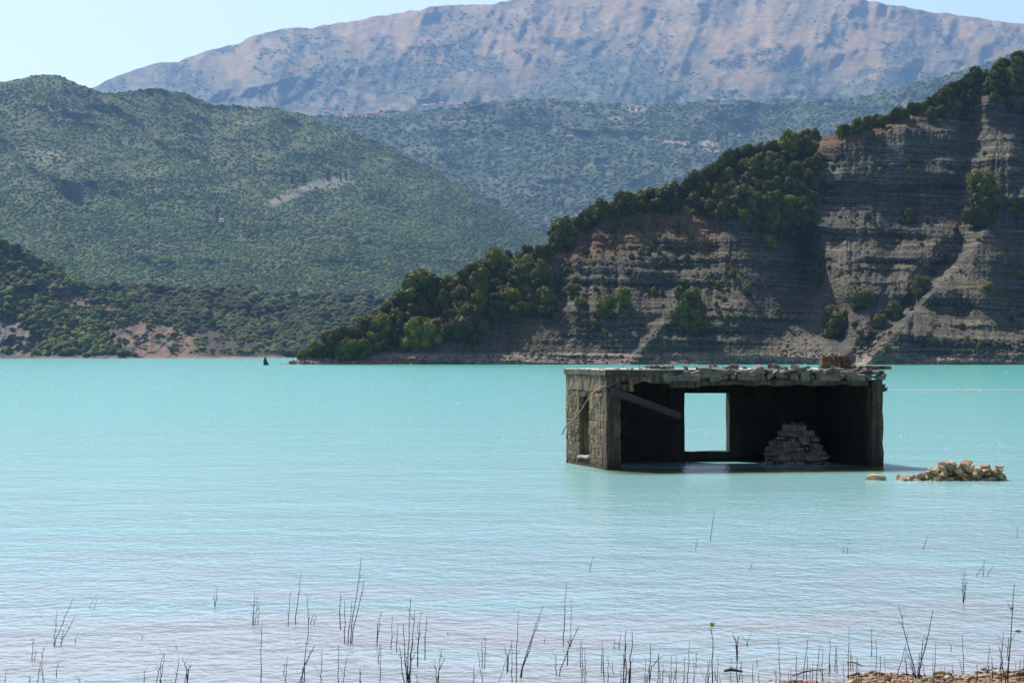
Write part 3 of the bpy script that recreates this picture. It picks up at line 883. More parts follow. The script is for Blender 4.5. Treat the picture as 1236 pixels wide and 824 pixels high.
SHORT = ['lone rounded tree', 'small tree over lone one', 'bright spur tree', 'dark lower spur tree', 'dark gully tree', 'pale gully tree', 'round hollow-edge tree', 'small mid-face tree', 'upper spur bush', 'lower spur bush', 'round reddish-crest tree', 'dark reddish-crest tree', 'dark crest-step tree', 'tallest grove tree', 'upright tip tree', 'leaning tip bush', 'pale waterline bush', 'outermost tip bush', 'left yellow-green bush', 'right yellow-green bush', 'yellowish grove-edge bush', 'brightest grove tree', 'grey-green grove tree', 'rock-notch tree', 'yellow flowering bush', 'small yellow hollow bush', 'bright low grove bush', 'green gully-side tree', 'olive chute bush', 'greenish spur bush', 'yellow-green shade bush', 'right-edge shade bush', 'narrow crack tuft', 'leaning spur bush', 'olive hollow-side bush', 'olive buttress bush', 'small olive bush', 'small mid-slope bush', 'highest skyline tree', 'rounded skyline tree']
LAND = [(a[0], a[1], b_) for a, b_ in zip(SINGLE, SHORT)] + [(1090, 177, 'upper shaded wall'), (1000, 165, 'bare crest gap'), (1160, 110, 'high crest end'), (1060, 240, 'banded rock top'),
        (900, 190, 'large grove crest'), (600, 318, 'left grove skyline'), (1130, 400, 'right buttress foot'), (900, 400, 'grey rounded buttress'), (620, 390, 'bare slope under grove'), (1150, 300, 'diagonal spur top'), (1215, 200, 'right edge rocks'), (1050, 300, 'pale scree chute')]
kind_w = {0: 'dark', 1: 'bright', 2: 'yellowish', 3: 'greyish'}
grp = [t for t in TREES if t[5]]
tufts = [(t[0], t[1], t[2], kind_w[t[4]]) for t in grp if t[0].name.startswith('scrub')]
oaks = [(t[0], t[1], t[2], ('large ' if t[3] > 13 else 'small ' if t[3] < 8 else '') + kind_w[t[4]]) for t in grp if not t[0].name.startswith('scrub')]
relabel(tufts, LAND, 'scrub tuft')
relabel(oaks, LAND, 'evergreen tree')

# loose rocks on the slope and along its foot
ROCKS = []
def stone_mesh(name, seed, flat=1.0, jag=0.16):
    bm = bmesh.new(); bmesh.ops.create_cube(bm, size=1.0)
    bmesh.ops.bevel(bm, geom=bm.edges[:], offset=0.11, segments=1, affect='EDGES')
    r = random.Random(seed)
    sh = [(r.uniform(-jag, jag), r.uniform(-jag, jag)) for _ in range(3)]
    for v_ in bm.verts:
        v_.co.x += v_.co.z * sh[0][0] + v_.co.y * sh[1][0] + r.uniform(-.05, .05)
        v_.co.y += v_.co.z * sh[0][1] + v_.co.x * sh[2][0] + r.uniform(-.05, .05)
        v_.co.z = v_.co.z * flat + v_.co.x * sh[2][1] + r.uniform(-.05, .05)
    bmesh.ops.triangulate(bm, faces=[f for f in bm.faces if len(f.verts) > 4])
    return bm_mesh(name, bm)
STONE = [stone_mesh('stone_%d' % k, 200 + k) for k in range(9)]
def rock_mesh(name, seed, n=15):
    bm = bmesh.new(); r = random.Random(seed)
    for _ in range(n):
        d = Vector((r.gauss(0, 1), r.gauss(0, 1), r.gauss(0, 1))).normalized()
        m_ = max(abs(d.x), abs(d.y), abs(d.z))
        bm.verts.new(d * (0.5 / m_) * r.uniform(.72, 1.0) * (0.75 + 0.25 * m_))
    h = bmesh.ops.convex_hull(bm, input=bm.verts[:])
    bmesh.ops.delete(bm, geom=[e for e in h['geom_interior'] if isinstance(e, bmesh.types.BMVert)], context='VERTS')
    bmesh.ops.bevel(bm, geom=bm.edges[:], offset=0.02, segments=1, affect='EDGES')
    return bm_mesh(name, bm)
ANGULAR = [rock_mesh('rock_%d' % k, 300 + k) for k in range(10)]

pts, sz, cl = [], [], []
g = np.random.default_rng(90)
for (x0, x1, y0, y1, n, s0, s1) in ((560, 1236, 428, 438.5, 500, 0.15, 0.5), (1030, 1070, 395, 432, 60, 0.3, 0.9), (940, 1000, 400, 432, 90, 0.2, 0.5), (670, 930, 295, 410, 500, 0.12, 0.45),
                              (1150, 1236, 410, 432, 130, 0.2, 0.6), (350, 560, 431, 439.5, 220, 0.2, 0.6), (1000, 1236, 260, 410, 350, 0.12, 0.4)):
    for _ in range(n):
        b, D = cliff_at(g.uniform(x0, x1), g.uniform(y0, y1)); pts.append(b[:]); sz.append(g.uniform(s0, s1))
        cl.append(np.array((0.20, 0.155, 0.105)) * g.uniform(0.5, 1.3))
scatter('scree', np.array(pts), np.array(sz), np.array(cl), 'loose pale rocks and scree on the cliff and along its foot', terrain_mat('scree_rock', 1.2, 0.25), 1, 0.7, 92)

# dark rock standing in the far water
b = ray(321, 440.5, 560.0)
rk = link('rock', ico_me := bm_mesh('rock', (lambda bm: (bmesh.ops.create_icosphere(bm, subdivisions=3, radius=1), bm)[1])(bmesh.new())), None)
for v_ in ico_me.vertices:
    c = v_.co; q = float(fbm(np.array([c.x * 1.3 + 5]), np.array([c.y * 1.3 + c.z * 1.7]), 77, 3)[0])
    top = 0.55 if c.z > 0 else 1
    v_.co = Vector((c.x * (0.8 - 0.25 * max(c.z, 0)) + (0.22 if c.z > 0.3 else 0) * -1, c.y * 0.8, c.z * 2.0)) * (1 + 0.6 * q)
DARKROCK, *_r = rock_mat('dark_wet_rock', (0.03, 0.03, 0.035), (0.08, 0.08, 0.085), 1.5, 0.05)
ico_me.materials.append(DARKROCK)
rk.location = (b[0], 560, 0.0); rk.scale = (0.68, 0.68, 0.8)
tag(rk, 'dark pointed rock standing alone in the water off the tip of the point', 'rock')

# far cypress trees and the houses of the village
def cypress(px, py, h_px, label):
    p, D = MID.at(px, py); h = h_px * 1.5 / F * D
    root = empty('cypress_tree', p)
    c = link('crown', mesh_with(CROWN[0], LEAF[0]), None, root); c.scale = (h * 0.24, h * 0.24, h * 0.62); c.location.z = -0.05 * h
    t = link('trunk', mesh_with(TRUNK[0], BARK), None, root); t.scale = (h * 0.3, h * 0.3, h * 0.4)
    tag(root, label, 'tree')
cypress(367, 221, 10, 'dark conical tree at the top of the pale clearing, rightmost of the close pair')
cypress(353, 222, 9, 'slim dark tree left of the conical one above the pale clearing')
cypress(396, 218, 10, 'dark tree standing on the right half of the pale clearing')
cypress(411, 217, 6, 'small dark tree at the right end of the pale clearing')
cypress(262, 263, 11, 'dark round tree alone on the mid slope of the green hill')

WALLP = [mat_base('house_wall_%d' % i)[0] for i in range(2)]
for w_, c in zip(WALLP, ((0.62, 0.58, 0.52), (0.75, 0.73, 0.7))): w_.node_tree.nodes['Principled BSDF'].inputs['Base Color'].default_value = (*c, 1)
ROOFM, _n, _p = mat_base('clay_roof'); _p.inputs['Base Color'].default_value = (0.42, 0.17, 0.1, 1)
WINM, _n, _p = mat_base('dark_window', 0.2, 0.5); _p.inputs['Base Color'].default_value = (0.05, 0.05, 0.06, 1)
def box_bm(bm, x0, x1, y0, y1, z0, z1):
    vs = [bm.verts.new(c) for c in ((x0, y0, z0), (x1, y0, z0), (x1, y1, z0), (x0, y1, z0), (x0, y0, z1), (x1, y0, z1), (x1, y1, z1), (x0, y1, z1))]
    for f in ((3, 2, 1, 0), (4, 5, 6, 7), (0, 1, 5, 4), (1, 2, 6, 5), (2, 3, 7, 6), (3, 0, 4, 7)): bm.faces.new([vs[i] for i in f])
    return vs
def house_meshes():
    bm = bmesh.new(); box_bm(bm, -.5, .5, -.35, .35, -0.4, .42); w_ = bm_mesh('house_wall', bm)
    bm = bmesh.new()
    a = [bm.verts.new(c) for c in ((-.56, -.42, .42), (.56, -.42, .42), (.56, .42, .42), (-.56, .42, .42), (-.36, 0, .64), (.36, 0, .64))]
    for f in ((3, 2, 1, 0), (0, 1, 5, 4), (1, 2, 5), (2, 3, 4, 5), (3, 0, 4)): bm.faces.new([a[i] for i in f])
    r_ = bm_mesh('house_roof', bm)
    bm = bmesh.new(); box_bm(bm, -.06, .06, -.36, -.34, .1, .27); n_ = bm_mesh('house_window', bm)
    return w_, r_, n_
HW, HR, HN = house_meshes()
def house(px, py, w_px, label, group=None, wm=0, hill=None, flat=False):
    p, D = (hill or VILL).at(px, py); s = w_px / F * D
    s *= 1.15; p = p + np.array((0, -6.0, s * 0.12))
    root = empty('village_house', p, R.uniform(-0.5, 0.5))
    for nm, me, mt in (('wall', HW, WALLP[wm]), ('roof', HR, ROOFM)):
        o = link(nm, mesh_with(me, mt), None, root); o.scale = (s, s, s * 0.85)
    for dx in (-.28, 0, .28):
        o = link('window', mesh_with(HN, WINM), None, root); o.scale = (s, s, s * 0.85); o.location.x = dx * s
    tag(root, label, 'house', group)
vg = 'red roofed houses of the hilltop village'
for px, py, w, lab in ((394, 138, 7, 'leftmost red roofed house of the village crest, standing apart'), (422, 140, 7, 'whitish village house, second from the left end of the crest'),
                       (446, 142, 8, 'wide red roofed village house in the dip of the crest'), (462, 141, 5, 'small red roofed house just right of the wide one in the dip'), (480, 139, 4, 'tiny house between the dip and the upper village cluster'),
                       (514, 132, 8, 'leftmost house of the upper village cluster'), (523, 131, 7, 'second house from left in the upper village cluster'), (533, 129, 6, 'highest house in the middle of the upper village cluster'),
                       (538, 134, 5, 'lower house under the middle of the upper village cluster'), (545, 130, 6, 'second house from right in the upper village cluster'), (555, 130, 7, 'rightmost house of the upper village cluster')):
    house(px, py, w, lab, vg, R.randint(0, 1))
house(673, 132, 5, 'white house alone among trees right of the village', None, 1)
house(874, 126, 7, 'pale house on the crest near the cliff hill', None, 1)
house(829, 175, 5, 'white house beside the pale track on the ridge slope', None, 1)
house(702, 131, 5, 'small house with pinkish walls left of the bare patch', None, 0)
house(752, 132, 5, 'small house at the left end of the bare patch', None, 0)
house(763, 131, 5, 'small house in the middle of the bare patch', None, 0)
house(892, 165, 4, 'tiny white house on the ridge slope just left of the cliff hill crest', None, 1)
house(268, 267, 5, 'small pale hut beside the lone dark tree on the green hill', None, 1, MID)

# ------------------------------------------------------------------ the flooded ruin
A0 = math.atan2(0.884, 3.97)
U = Vector((math.cos(A0), math.sin(A0), 0)); Wv = Vector((-math.sin(A0), math.cos(A0), 0)); OR = Vector((2.263, 57.7, 0))
L, WD, ZR = 7.03, 4.07, 2.40
ruin = empty('flooded_house_ruin', OR, A0)
tag(ruin, 'flat roofed stone and concrete house ruin standing half drowned in the turquoise lake', 'ruin')
RENDER, nt1, p1, out1, sx1 = rock_mat('stained_render', (0.085, 0.062, 0.038), (0.22, 0.16, 0.095), 3.0, 0.015, 0.9, streak=(0.04, 0.032, 0.024), tide=True)
STONEM, *_r = rock_mat('wall_stone', (0.12, 0.082, 0.045), (0.32, 0.225, 0.128), 3.0, 0.02, 0.9, streak=(0.07, 0.05, 0.031), tide=True)
RUBST, *_r = rock_mat('roof_rubble_stone', (0.10, 0.088, 0.068), (0.24, 0.212, 0.17), 5.0, 0.02)
SLAB, *_r = rock_mat('roof_concrete', (0.42, 0.40, 0.36), (0.62, 0.59, 0.54), 5.0, 0.01)
SHADEWALL, *_r = rock_mat('shade_dark_plaster', (0.018, 0.0145, 0.011), (0.042, 0.033, 0.024), 3.0, 0.01)  # interior shade is put into this near-black plaster colour
PILEST, *_r = rock_mat('pile_stone', (0.17, 0.15, 0.12), (0.32, 0.285, 0.23), 5.0, 0.02)
BRICK, *_r = rock_mat('clay_brick', (0.12, 0.062, 0.036), (0.20, 0.11, 0.068), 8.0, 0.005)
DRY, *_r = rock_mat('sunlit_rubble_stone', (0.31, 0.205, 0.115), (0.54, 0.39, 0.235), 6.0, 0.02)
WOODM, *_r = rock_mat('weathered_beam', (0.04, 0.038, 0.034), (0.068, 0.064, 0.056), 6.0, 0.01)
RUST, *_r = rock_mat('rusty_wire', (0.22, 0.14, 0.09), (0.35, 0.24, 0.16), 12.0, 0.001)

def rough_box(name, x0, x1, y0, y1, z0, z1, mat, parent=ruin, cut=0.22, amp=0.018, seed=0, bottom=None):
    """box with subdivided, slightly uneven faces (local metres)"""
    bm = bmesh.new()
    nx, ny, nz = (max(1, int(round((b_ - a_) / cut))) for a_, b_ in ((x0, x1), (y0, y1), (z0, z1)))
    box_bm(bm, x0, x1, y0, y1, z0, z1)
    for ax, n_, a_, b_ in ((0, nx, x0, x1), (1, ny, y0, y1), (2, nz, z0, z1)):
        for k_ in range(1, n_):
            co = [0, 0, 0]; co[ax] = a_ + (b_ - a_) * k_ / n_; no = [0, 0, 0]; no[ax] = 1
            bmesh.ops.bisect_plane(bm, geom=bm.verts[:] + bm.edges[:] + bm.faces[:], plane_co=co, plane_no=no)
    r = random.Random(seed)
    for v_ in bm.verts:
        v_.co += Vector((r.uniform(-amp, amp), r.uniform(-amp, amp), r.uniform(-amp, amp)))
        if bottom and v_.co.z < z0 + 0.05: v_.co.z += bottom(v_.co.x, r)
    return link(name, bm_mesh(name, bm), mat, parent)

def add_stone(parent, loc, size, rot, mat, name='stone'):
    o = link(name, mesh_with(R.choice(STONE if mat in (STONEM, SLAB) or (mat in (RUBST, PILEST) and R.random() < 0.55) else ANGULAR), mat), None, parent)
    o.location = loc; o.scale = size; o.rotation_euler = rot
    return o

# left wall (local x = 0 is its outer face): backing split round the window, stones proud of it
TH = 0.34
wz0, wz1, ww0, ww1 = 0.245, 1.73, 1.68, 2.68
rough_box('wall_backing', 0.022, TH, 0.36, ww0, -1.2, 1.86, RENDER, seed=1)
rough_box('wall_backing', 0.022, TH, ww1, WD, -1.2, 1.86, RENDER, seed=2)
rough_box('wall_backing', 0.022, TH, ww0 + .003, ww1 - .003, -1.2, wz0 - 0.04, RENDER, seed=3)
rough_box('window_lintel', 0.02, TH - .01, ww0 - 0.14, ww1 + 0.14, wz1, 1.875, WOODM, seed=4)
rough_box('window_sill', -0.045, TH + 0.02, ww0 - 0.03, ww1 + 0.05, wz0 - 0.05, wz0 + 0.01, SLAB, seed=5)
z = -0.25; course = 0
while z < 1.84:
    hgt = min(R.uniform(0.10, 0.2), 1.86 - z)
    if hgt < 0.05: break
    y = 0.36 - (0.1 if course % 2 else 0)
    while y < WD - 0.05:
        ln = R.uniform(0.22, 0.46); y1 = min(y + ln, WD)
        segs = [(max(y, 0.36), y1)]
        if z + hgt > wz0 - 0.04 and z < wz1 + 0.02:      # clip at the window
            segs = [(a_, b_) for a_, b_ in ((max(y, .36), min(y1, ww0)), (max(y, ww1), y1)) if b_ - a_ > 0.05]
        elif z + hgt > wz1 - 0.02 and z < 1.9 and y1 > ww0 - .14 and y < ww1 + .14:
            segs = []
        for a_, b_ in segs:
            if b_ - a_ < 0.05: continue
            add_stone(ruin, (0.067 - R.uniform(0, 0.007), (a_ + b_) / 2, z + hgt / 2), (R.uniform(.12, .14), (b_ - a_) * 1.02, hgt * 1.0), (R.uniform(-.03, .03), 0, R.uniform(-.03, .03)), STONEM)
        y = y1
    z += hgt; course += 1
# ring beam and front corner pillar
rough_box('ring_beam', -0.01, TH - .02, 0.36, WD + .01, 1.876, 2.26, RENDER, seed=6)
rough_box('corner_pillar', 0, 0.35, 0, 0.355, -1.2, 2.262, RENDER, seed=7, cut=0.18)
rough_box('corner_bracket', 0.352, 0.68, 0.03, 0.33, 1.90, 2.08, RENDER, seed=8, amp=0.03)
rough_box('front_beam', 0.353, 1.62, 0.01, 0.34, 2.085, 2.262, RENDER, seed=9, cut=0.16, amp=0.03, bottom=lambda x, r: r.uniform(-.05, .06))
rough_box('front_beam', 1.625, 6.66, 0.03, 0.36, 2.03, 2.13, RENDER, seed=10, cut=0.2, amp=0.02, bottom=lambda x, r: r.uniform(-.04, .02) - (.05 if x < 2.3 else 0))
# back wall, split round the big opening
bz0, bz1, bu0, bu1 = 0.267, 1.77, 3.07, 4.28
b0, b1 = WD - 0.32, WD - 0.004
rough_box('back_wall', TH + .004, bu0, b0, b1, -1.2, 2.26, SHADEWALL, seed=11, cut=0.5, amp=0.012)
rough_box('back_wall', bu1, L - .30, b0, b1, -1.2, 2.26, SHADEWALL, seed=12, cut=0.5, amp=0.012)
rough_box('back_wall', bu0 + .002, bu1 - .002, b0 + .01, b1 - .01, -1.2, bz0, SHADEWALL, seed=13, amp=0.015)
rough_box('back_wall', bu0 + .002, bu1 - .002, b0 + .01, b1 - .01, bz1, 2.26, SHADEWALL, seed=14, amp=0.008)
# right wall with its front edge, broken cornice
rough_box('right_wall', L - .29, L, 0.0, WD - .002, -1.2, 2.13, RENDER, seed=15, cut=0.25, amp=0.02)
rough_box('inner_plaster', L - .335, L - .296, 0.34, WD - .34, -1.2, 2.10, SHADEWALL, seed=25, cut=0.5, amp=0.006)  # lining in the same shade-darkened plaster
rough_box('cornice_fragment', L - .02, L + .11, 0.02, 0.30, 1.86, 1.95, RENDER, seed=16, cut=.07, amp=0.02)
rough_box('cornice_fragment', L - .02, L + .07, 0.03, 0.28, 1.955, 2.02, RENDER, seed=17, cut=.07, amp=0.015)
rough_box('cornice_fragment', L - .02, L + .05, 0.04, 0.30, 2.15, 2.36, RENDER, seed=26, cut=.07, amp=0.02)
# roof slab
rough_box('roof_slab', -0.04, 1.9, -0.03, WD + .05, 2.264, ZR - .02, RENDER, seed=18, cut=0.25, amp=0.008)
rough_box('roof_screed', -0.035, 1.9, -0.022, WD + .04, ZR - .012, ZR + .012, SLAB, seed=28, cut=0.2, amp=0.007)
rough_box('roof_screed', 1.903, L - .03, 0.27, WD + .04, ZR - .016, ZR + .006, SLAB, seed=29, cut=0.3, amp=0.007)
rough_box('roof_slab', 1.903, L - .02, 0.25, WD + .05, 2.262, ZR - .025, RENDER, seed=19, cut=0.35, amp=0.012)
rough_box('roof_slab_overhang', L - .35, L + .30, 0.22, 1.3, ZR - .006, ZR + .085, RENDER, seed=20, cut=0.2, amp=0.01)
rough_box('rubble_core', 1.64, 6.64, 0.16, 0.40, 2.12, 2.37, RENDER, seed=30, cut=0.12, amp=0.03)
# rubble course on the front edge: two uneven layers of large stones
x = 1.45
while x < 6.95:
    w_ = R.uniform(0.18, 0.38); h_ = R.uniform(0.15, 0.22)
    add_stone(ruin, (x + w_ / 2, 0.13 + R.uniform(-.03, .04), 2.13 + h_ / 2), (w_ * 1.12, R.uniform(.3, .4), h_ * 1.15), (R.uniform(-.12, .12), R.uniform(-.08, .08), R.uniform(-.1, .1)), RUBST)
    x += w_
x = 1.35
while x < 6.9:
    big = R.random() < 0.4
    w_ = R.uniform(0.2, 0.3) if big else R.uniform(0.12, 0.22); h_ = R.uniform(0.16, 0.23) if big else R.uniform(0.08, 0.14)
    if x < 2.3: h_ *= 0.5
    if 5.4 < x < 6.5: h_ = min(h_, 0.13)
    h_ *= 0.88
    add_stone(ruin, (x + w_ / 2, 0.16 + R.uniform(-.04, .05), 2.29 + h_ / 2 - 0.02), (w_ * 1.12, R.uniform(.26, .4), h_ * 1.1), (R.uniform(-.25, .25), R.uniform(-.3, .3), R.uniform(-.3, .3)), RUBST)
    x += w_ * 0.98
for _ in range(26):
    x = R.uniform(1.3, 6.8)
    add_stone(ruin, (x, 0.18 + R.uniform(-.05, .1), 2.36 + R.uniform(-.02, .04)), (R.uniform(.2, .4), R.uniform(.25, .4), R.uniform(.04, .08)), (R.uniform(-.12, .2), R.uniform(-.2, .2), R.uniform(-.5, .5)), RUBST)
for _ in range(34):                                   # smaller bits lying behind the edge
    s = R.uniform(.06, .16)
    add_stone(ruin, (R.uniform(1.2, 6.8), R.uniform(0.35, 1.1), ZR + s * 0.3), (s * 1.5, s * 1.2, s), (R.uniform(-.3, .3), R.uniform(-.3, .3), R.uniform(0, 3)), RUBST)
for _ in range(12):
    s = R.uniform(.025, .06)
    add_stone(ruin, (R.uniform(.05, 1.3), R.uniform(0.0, 1.0), ZR + s * 0.3), (s * 1.5, s * 1.2, s), (0, 0, R.uniform(0, 3)), SLAB)

# hollow clay bricks on the roof
def hollow_brick(name):
    bm = bmesh.new(); w_, d_, h_ = .24, .2, .115
    t = 0.022
    box_bm(bm, -w_ / 2, w_ / 2, -d_ / 2, d_ / 2, -h_ / 2, -h_ / 2 + t); box_bm(bm, -w_ / 2, w_ / 2, -d_ / 2, d_ / 2, h_ / 2 - t, h_ / 2)
    for xx in (-w_ / 2, -t / 2, w_ / 2 - t): box_bm(bm, xx, xx + t, -d_ / 2 + .001, d_ / 2 - .001, -h_ / 2 + t, h_ / 2 - t)
    return bm_mesh(name, bm)
def solid_brick(name):
    bm = bmesh.new(); box_bm(bm, -.12, .12, -.1, .1, -.057, .057)
    bmesh.ops.bevel(bm, geom=bm.edges[:], offset=0.008, segments=1, affect='EDGES')
    return bm_mesh(name, bm)
HB, SB = hollow_brick('hollow_brick'), solid_brick('solid_brick')
def brick(u, w, z, me, rz, lab):
    p = OR + U * u + Wv * w
    o = link('brick', mesh_with(me, BRICK), None); o.location = (p.x, p.y, z); o.rotation_euler = (0, 0, A0 + rz)
    tag(o, lab, 'brick', None)
zb = ZR + .06
brick(5.80, 0.75, zb + .09, SB, 0.05, 'orange clay brick at the left end of the lower row on the ruin roof')
brick(6.06, 0.77, zb + .09, SB, -0.04, 'orange clay brick in the middle of the lower row on the ruin roof')
brick(6.33, 0.74, zb + .09, SB, 0.02, 'orange clay brick at the right end of the lower row on the ruin roof')
brick(5.83, 0.77, zb + .207, SB, -0.06, 'upper clay brick at the left of the small stack on the ruin roof')
brick(6.09, 0.76, zb + .207, HB, 0.03, 'hollow clay brick in the middle of the top row of the roof stack')
brick(6.35, 0.77, zb + .207, SB, -0.01, 'upper clay brick at the right of the small stack on the ruin roof')
for u_ in (5.8, 6.06, 6.33): add_stone(ruin, (u_, 0.76, zb - 0.03 + .0), (.26, .22, .12), (0, 0, 0), RUBST)

# fallen beam, rusty bars
bm = bmesh.new()
p0, p1 = Vector((0.10, -0.09, 1.90)), Vector((1.95, 0.45, 1.27)); d = (p1 - p0)
box_bm(bm, 0, d.length, -.08, .08, -.085, .085)
bmesh.ops.bevel(bm, geom=bm.edges[:], offset=0.012, segments=1, affect='EDGES')
q = d.to_track_quat('X', 'Z')
o = link('fallen_beam', bm_mesh('fallen_beam', bm), WOODM, ruin); o.rotation_euler = q.to_euler(); o.location = p0
def wire(name, pts, r, mat, parent=None, seg=5):
    bm = bmesh.new()
    P_ = [Vector(p) for p in pts]; S = []
    for i in range(len(P_) - 1):
        a, b_, c, d_ = P_[max(i - 1, 0)], P_[i], P_[i + 1], P_[min(i + 2, len(P_) - 1)]
        for k_ in range(4):
            t = k_ / 4
            S.append(0.5 * ((2 * b_) + (c - a) * t + (2 * a - 5 * b_ + 4 * c - d_) * t * t + (3 * b_ - a - 3 * c + d_) * t ** 3))
    S.append(P_[-1])
    tube(bm, S, [r] * len(S), seg)
    return link(name, bm_mesh(name, bm, True), mat, parent)
wire('bent_reinforcing_bar', [(0.05, -0.06, 2.02), (-0.05, 0.3, 1.98), (-0.08, 1.2, 1.78), (-0.10, 2.0, 1.42), (-0.10, 2.9, 1.12), (-0.08, 3.7, 0.95), (-0.10, 4.05, 0.72)], 0.016, RUST, ruin)
wire('bent_reinforcing_bar', [(0.30, -0.03, 2.26), (0.24, -0.12, 2.14), (0.02, -0.04, 2.0)], 0.008, RUST, ruin)
for u_, h_, l_ in ((0.55, .22, .05), (1.0, .34, -.04), (1.25, .3, .1), (1.62, .16, -.02)):
    wire('bent_reinforcing_bar', [(u_, .6, ZR - .02), (u_ + l_, .62, ZR + h_ * .5), (u_ + l_ * 2.5, .6, ZR + h_)], 0.008, RUST, ruin)

# pile of stones inside
pile_c = ray(957, 558, 61.0)
pile = empty('stone_pile', (pile_c[0], 61.0, 0), A0)
tag(pile, 'pyramid of stacked flat stones inside the ruin, right of the window opening', 'stone pile')
z = -0.15
while z < 0.86:
    h_ = R.uniform(.095, .15); half = 0.86 * (1 - max(z, 0) / 1.05) ** 0.85
    x = -half
    while x < half:
        w_ = R.uniform(.17, .36)
        add_stone(pile, (x + w_ / 2, R.uniform(-.08, .08), z + h_ / 2), (w_ * 1.12, R.uniform(.4, .6), h_ * 1.2), (R.uniform(-.1, .1), R.uniform(-.1, .1), R.uniform(-.3, .3)), PILEST)
        x += w_
    z += h_
add_stone(pile, (0.03, 0, 0.97), (.36, .3, .2), (0.05, -.08, .2), PILEST)
add_stone(pile, (-0.46, -.05, 0.52), (.16, .2, .17), (0.3, .2, .2), PILEST)
add_stone(pile, (0.60, -.05, 0.42), (.26, .24, .18), (0.2, .1, .2), PILEST)

# sunlit rubble heap beside the ruin
hc = ray(1147, 580, 53.3)
heap = empty('rubble_heap', (hc[0], 53.3, 0))
tag(heap, 'heap of tan broken stones rising from the water right of the ruin', 'rubble heap')
prof = [(-1.12, .06), (-.95, .10), (-.75, .20), (-.6, .12), (-.45, .26), (-.2, .36), (0, .44), (.25, .42), (.5, .36), (.75, .33), (.98, .3), (1.15, .12)]
for _ in range(150):
    x = R.uniform(-1.12, 1.15); top = float(lerp_table(prof, x)); yy = R.uniform(-.45, .45)
    top *= 1 - (abs(yy) / .6) ** 2 * .8
    z = R.uniform(0, 1) * top - 0.05
    s = R.uniform(.10, .27) * (0.65 + top)
    add_stone(heap, (x, yy, z), (s * R.uniform(1.2, 2.2), s * R.uniform(.9, 1.3), s * R.uniform(.6, 1.0)), (R.uniform(-.5, .5), R.uniform(-.7, .7), R.uniform(0, 3.1)), DRY)
for x, z, w_, a in ((-.42, .2, .34, .55), (-.22, .24, .36, .6), (.1, .2, .42, .7), (.33, .26, .36, .8), (.55, .24, .34, -.3), (.0, .38, .26, .2), (.7, .3, .3, -.15), (.95, .2, .26, .1), (1.02, .3, .24, -.1), (-.1, .03, .36, .1)):
    add_stone(heap, (x, -.35, z), (w_, .26, .12), (.15, a, R.uniform(-.3, .3)), DRY)
p = ray(1058, 579, 53.2)
fl = link('flat_stone', mesh_with(ANGULAR[3], DRY), None); fl.location = (p[0], 53.2, .03); fl.scale = (.52, .5, .22); fl.rotation_euler = (0, .05, .2)
tag(fl, 'flat stone lying alone in the water between the ruin and the rubble heap', 'stone')

g = np.random.default_rng(99)  # sun sparkle on the water, added as small white lumps
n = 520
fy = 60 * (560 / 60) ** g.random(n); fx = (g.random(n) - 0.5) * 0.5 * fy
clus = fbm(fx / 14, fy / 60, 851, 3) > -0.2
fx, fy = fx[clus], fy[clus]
scatter('glint_flecks', np.stack([fx, fy, np.zeros(len(fx))], -1), 0.015 + fy * g.uniform(.00006, .00026, len(fx)), np.full((len(fx), 3), 0.9), 'tiny white flecks standing in for sun glints on the lake',
        terrain_mat('glint_white', 3, 0.05), 1, 0.35, 98)

# low mud bars that just break the surface
def mudbar(name, x0, x1, py, half, label, hmax=0.03):
    D = F * HC / (py - HY)
    xs = np.linspace((x0 - CX) / F * D, (x1 - CX) / F * D, 120); ys = np.linspace(-half, half, 14)
    X, Yy = np.meshgrid(xs, ys)
    n = fbm(X / 1.5, Yy / 2 + 3, 801, 4)
    Z = hmax * (1 - (Yy / half) ** 2) * np.minimum(1, np.minimum(X - xs[0], xs[-1] - X) / 3 + 0.2) + n * 0.03 - 0.012
    v = np.stack([X, Yy + D, Z], -1).reshape(-1, 3)
    m, nt, p = mat_base('pale_mud', 0.5, 0.4); p.inputs['Base Color'].default_value = (0.24, 0.19, 0.18, 1)
    tag(link(name, np_mesh(name, v, grid_faces(len(ys), len(xs))), m), label, kind='structure')
mudbar('mud_bar', 1068, 1420, 470, 2.6, 'thin pale mud bar just breaking the water right of the ruin', 0.035)

mudbar('silt_streak', 500, 655, 525, 0.45, 'faint pale streak of silt breaking the water left of the ruin', 0.012)

# ------------------------------------------------------------------ near bank and gravel
def bank_h(X, Y):
    # the water's edge runs from lower middle to the right edge of the view
    edge = np.interp(X, [-40, -3, 1.2, 2.2, 3.5, 4.5, 9, 40], [17.2, 17.8, 19.5, 20.25, 20.75, 21.15, 21.9, 23])
    edge = edge + 0.3 * fbm(X * 1.3, Y * 0.5, 821, 3)
    d = edge - Y
    z = np.where(d > 0, 0.02 * d + 0.006 * d * d, d * 0.05)
    z = np.minimum(z, 1.15)
    lowf = fbm(X * 1.6, Y * 2.4, 841, 3) * 0.045 * np.exp(-np.abs(d + 0.2) * 1.2)
    return z + lowf + 0.02 * fbm(X * 4, Y * 3.5, 831, 4) * np.exp(-np.abs(d) * .3)
xs = np.concatenate([np.linspace(-45, -8, 20), np.linspace(-7.5, 8, 260), np.linspace(8.5, 45, 20)])
ys = np.concatenate([np.linspace(-30, 16, 40), np.linspace(16.3, 24, 170)])
X, Yy = np.meshgrid(xs, ys)
v = np.stack([X, Yy, bank_h(X, Yy)], -1).reshape(-1, 3)
GRAV, nt2, p2 = mat_base('gravel_bank', 0.85, 0.3)
g2 = nt2.nodes.new('ShaderNodeNewGeometry')
vo = nt2.nodes.new('ShaderNodeTexVoronoi'); vo.inputs['Scale'].default_value = 28
